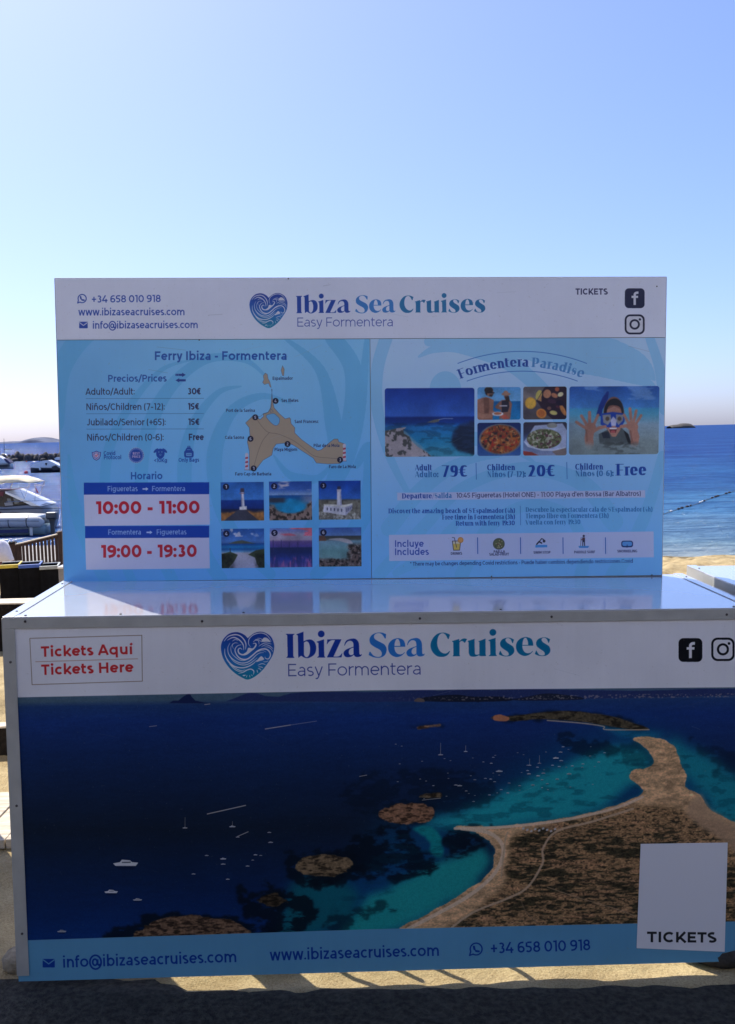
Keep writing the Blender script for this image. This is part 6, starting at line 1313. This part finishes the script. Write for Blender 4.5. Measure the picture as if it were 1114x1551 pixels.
# --- mast of a sailing dinghy behind the breakwater
p = at(6.2, 690, 230.); mb_ = empty('sailing_boat', (p.x, 230., SEA), 'moored sailing boat with a bare mast at the left edge behind the breakwater', 'boat', 'boats moored in the bay')
qh = lambda px, py: (at(px, py, 230.).x-p.x, at(px, py, 230.).z-SEA)
MB().tube([(0, 0, 0), (qh(6, 664)[0], 0, qh(6, 664)[1])], .045, 6).build('mast', 'steel_dark', mb_); x1, z1 = qh(18, 680.2); MB().tube([(0, 0, z1), (x1, 0, z1)], .04, 6).build('boom', 'steel_dark', mb_)
hull([ring(x, -.3, .1, b*.7, .55, b) for x, b in ((-3, .1), (-1.5, .8), (1, 1.), (2.5, .8))], 'hull', 'gelcoat', mb_)
# --- breakwater
R = random.Random(11)
rocks = [(-6, 688, 9), (4, 687, 8), (12, 687.5, 7), (20, 689.5, 8), (26, 685.5, 10), (33, 685, 10), (41, 686.5, 9), (48, 688.5, 9), (55, 687.6, 9), (60, 691, 8), (64, 688, 8), (71, 684.2, 10), (78, 686.5, 9), (85, 686.3, 9), (92, 685, 10), (99, 686, 9), (30, 692, 8), (50, 693, 8), (75, 692, 9), (38, 692.5, 8), (22, 693.5, 7), (66, 694, 7), (85, 693, 8), (12, 692, 6)]
for i, (px, top, w2) in enumerate(rocks):
    D = 205.+R.uniform(-2, 4); t = at(px, top, D); hz_ = t.z-SEA
    rk = MB().ball((0, 0, 0), w2*.6*D/FPX, 1.5, max(hz_, .6), 14, 10, .07, i).build('boulder', 'rock'); rk.location = (t.x, D, SEA)
    tag(rk, 'dark boulder of the low breakwater beyond the moored boats', 'boulder', 'boulders of the breakwater')
# --- swimming line of floats on the right
fl_ = empty('swimming_line', (at(1010, 778, 45).x, 45, SEA), 'dark rope with floats crossing the water at the right edge', 'rope')
A_ = []
for px, py in ((985, 786), (1010, 778), (1030, 771.5), (1055, 764.5), (1075, 756.5), (1100, 748.5), (1125, 741)):
    q = at(px, py, 45); tt = (SEA-CZ)/(q.z-CZ); A_.append(Vector((0, 0, CZ))+(q-Vector((0, 0, CZ)))*tt)
A_ = [a-fl_.location for a in A_]; C_ = [Vector(p) for p in spl([tuple(a) for a in A_], 10)]
MB().tube([c+Vector((0, 0, .03)) for c in C_], .012, 6).build('rope', 'rope', fl_)
ln = [0.]
for a, b in zip(C_, C_[1:]): ln.append(ln[-1]+(b-a).length)
fm = None; s0 = 0.; _t = MB().ball((0, 0, 0), .08, .05, .05, 10, 6).build('float', 'gelcoat', fl_, smooth=True); fmw = _t.data; bpy.data.objects.remove(_t)
while s0 < ln[-1]:
    x = [float(np.interp(s0, ln, [c[i] for c in C_])) for i in range(3)]
    if fm is None: fm = MB().ball((0, 0, 0), .10, .05, .05, 10, 6).build('float', 'rope', fl_, smooth=True); f_ = fm
    else: f_ = fm.copy(); SC.collection.objects.link(f_)
    if R.random() < .25 and f_ is not fm: f_.data = fmw
    f_.location = (x[0], x[1], .05); f_.rotation_euler = (0, 0, R.uniform(-.4, 1.2)); s0 += R.choice([.6, .9, 1.4, 2.2])

# ============================ BEHIND THE CAMERA: added unseen light blockers and a bounce facade ============================
tr_ = empty('light_blockers', (0, -1.0, 0), 'added unseen terrace of dark light blockers behind the camera, dimming the ground before the counter', 'building')
MB().box(-5, 5, -3.6, -2.6, 2.42, 2.46, .01).build('roof_blocker', 'blocker_dark', tr_)  # added cover, holds back skylight
MB().box(-7, 7, -3.9, -3.61, -.3, 2.0, .02).build('parapet_blocker', 'timber_tarred', tr_)  # added to block low light from behind
for x in (-4.9, 4.9): MB().box(x-.05, x+.05, -2.7, -2.6, -.3, 2.419, .005).build('post', 'wood_dark', tr_)
for x in (-4.2, 4.1): MB().box(x, x+.06, -3.6, .5, .0, 2.0, .004).build('side_blocker', 'blocker_dark', tr_)  # added to block low sky from the sides
MB().box(-7, 7, -3.6, 2.20, -.25, .03, .01).build('floor_blocker', 'timber_tarred', tr_)  # added dark floor, keeps sunlit ground from bouncing warm light

ht = empty('bounce_facade', (0, -9.0, 0), 'added unseen white facade behind the camera, bouncing sunlight onto the price board', 'building')  # out of view, added as a reflector to brighten the board
MB().box(-22, 22, -8, 0, -.5, 13.5, .05).build('bounce_wall', 'bounce_white', ht)
for i in range(3):
    MB().box(-21.5, 21.5, .01, 1.3, 2.6+3*i, 2.78+3*i, .02).build('bounce_slab', 'bounce_white', ht)
    for k in range(7): MB().box(-20+6*k, -17.6+6*k, .012, .05, 3.0+3*i, 5.0+3*i).build('window', 'window_glass', ht)  # panes of the added bounce facade, out of view
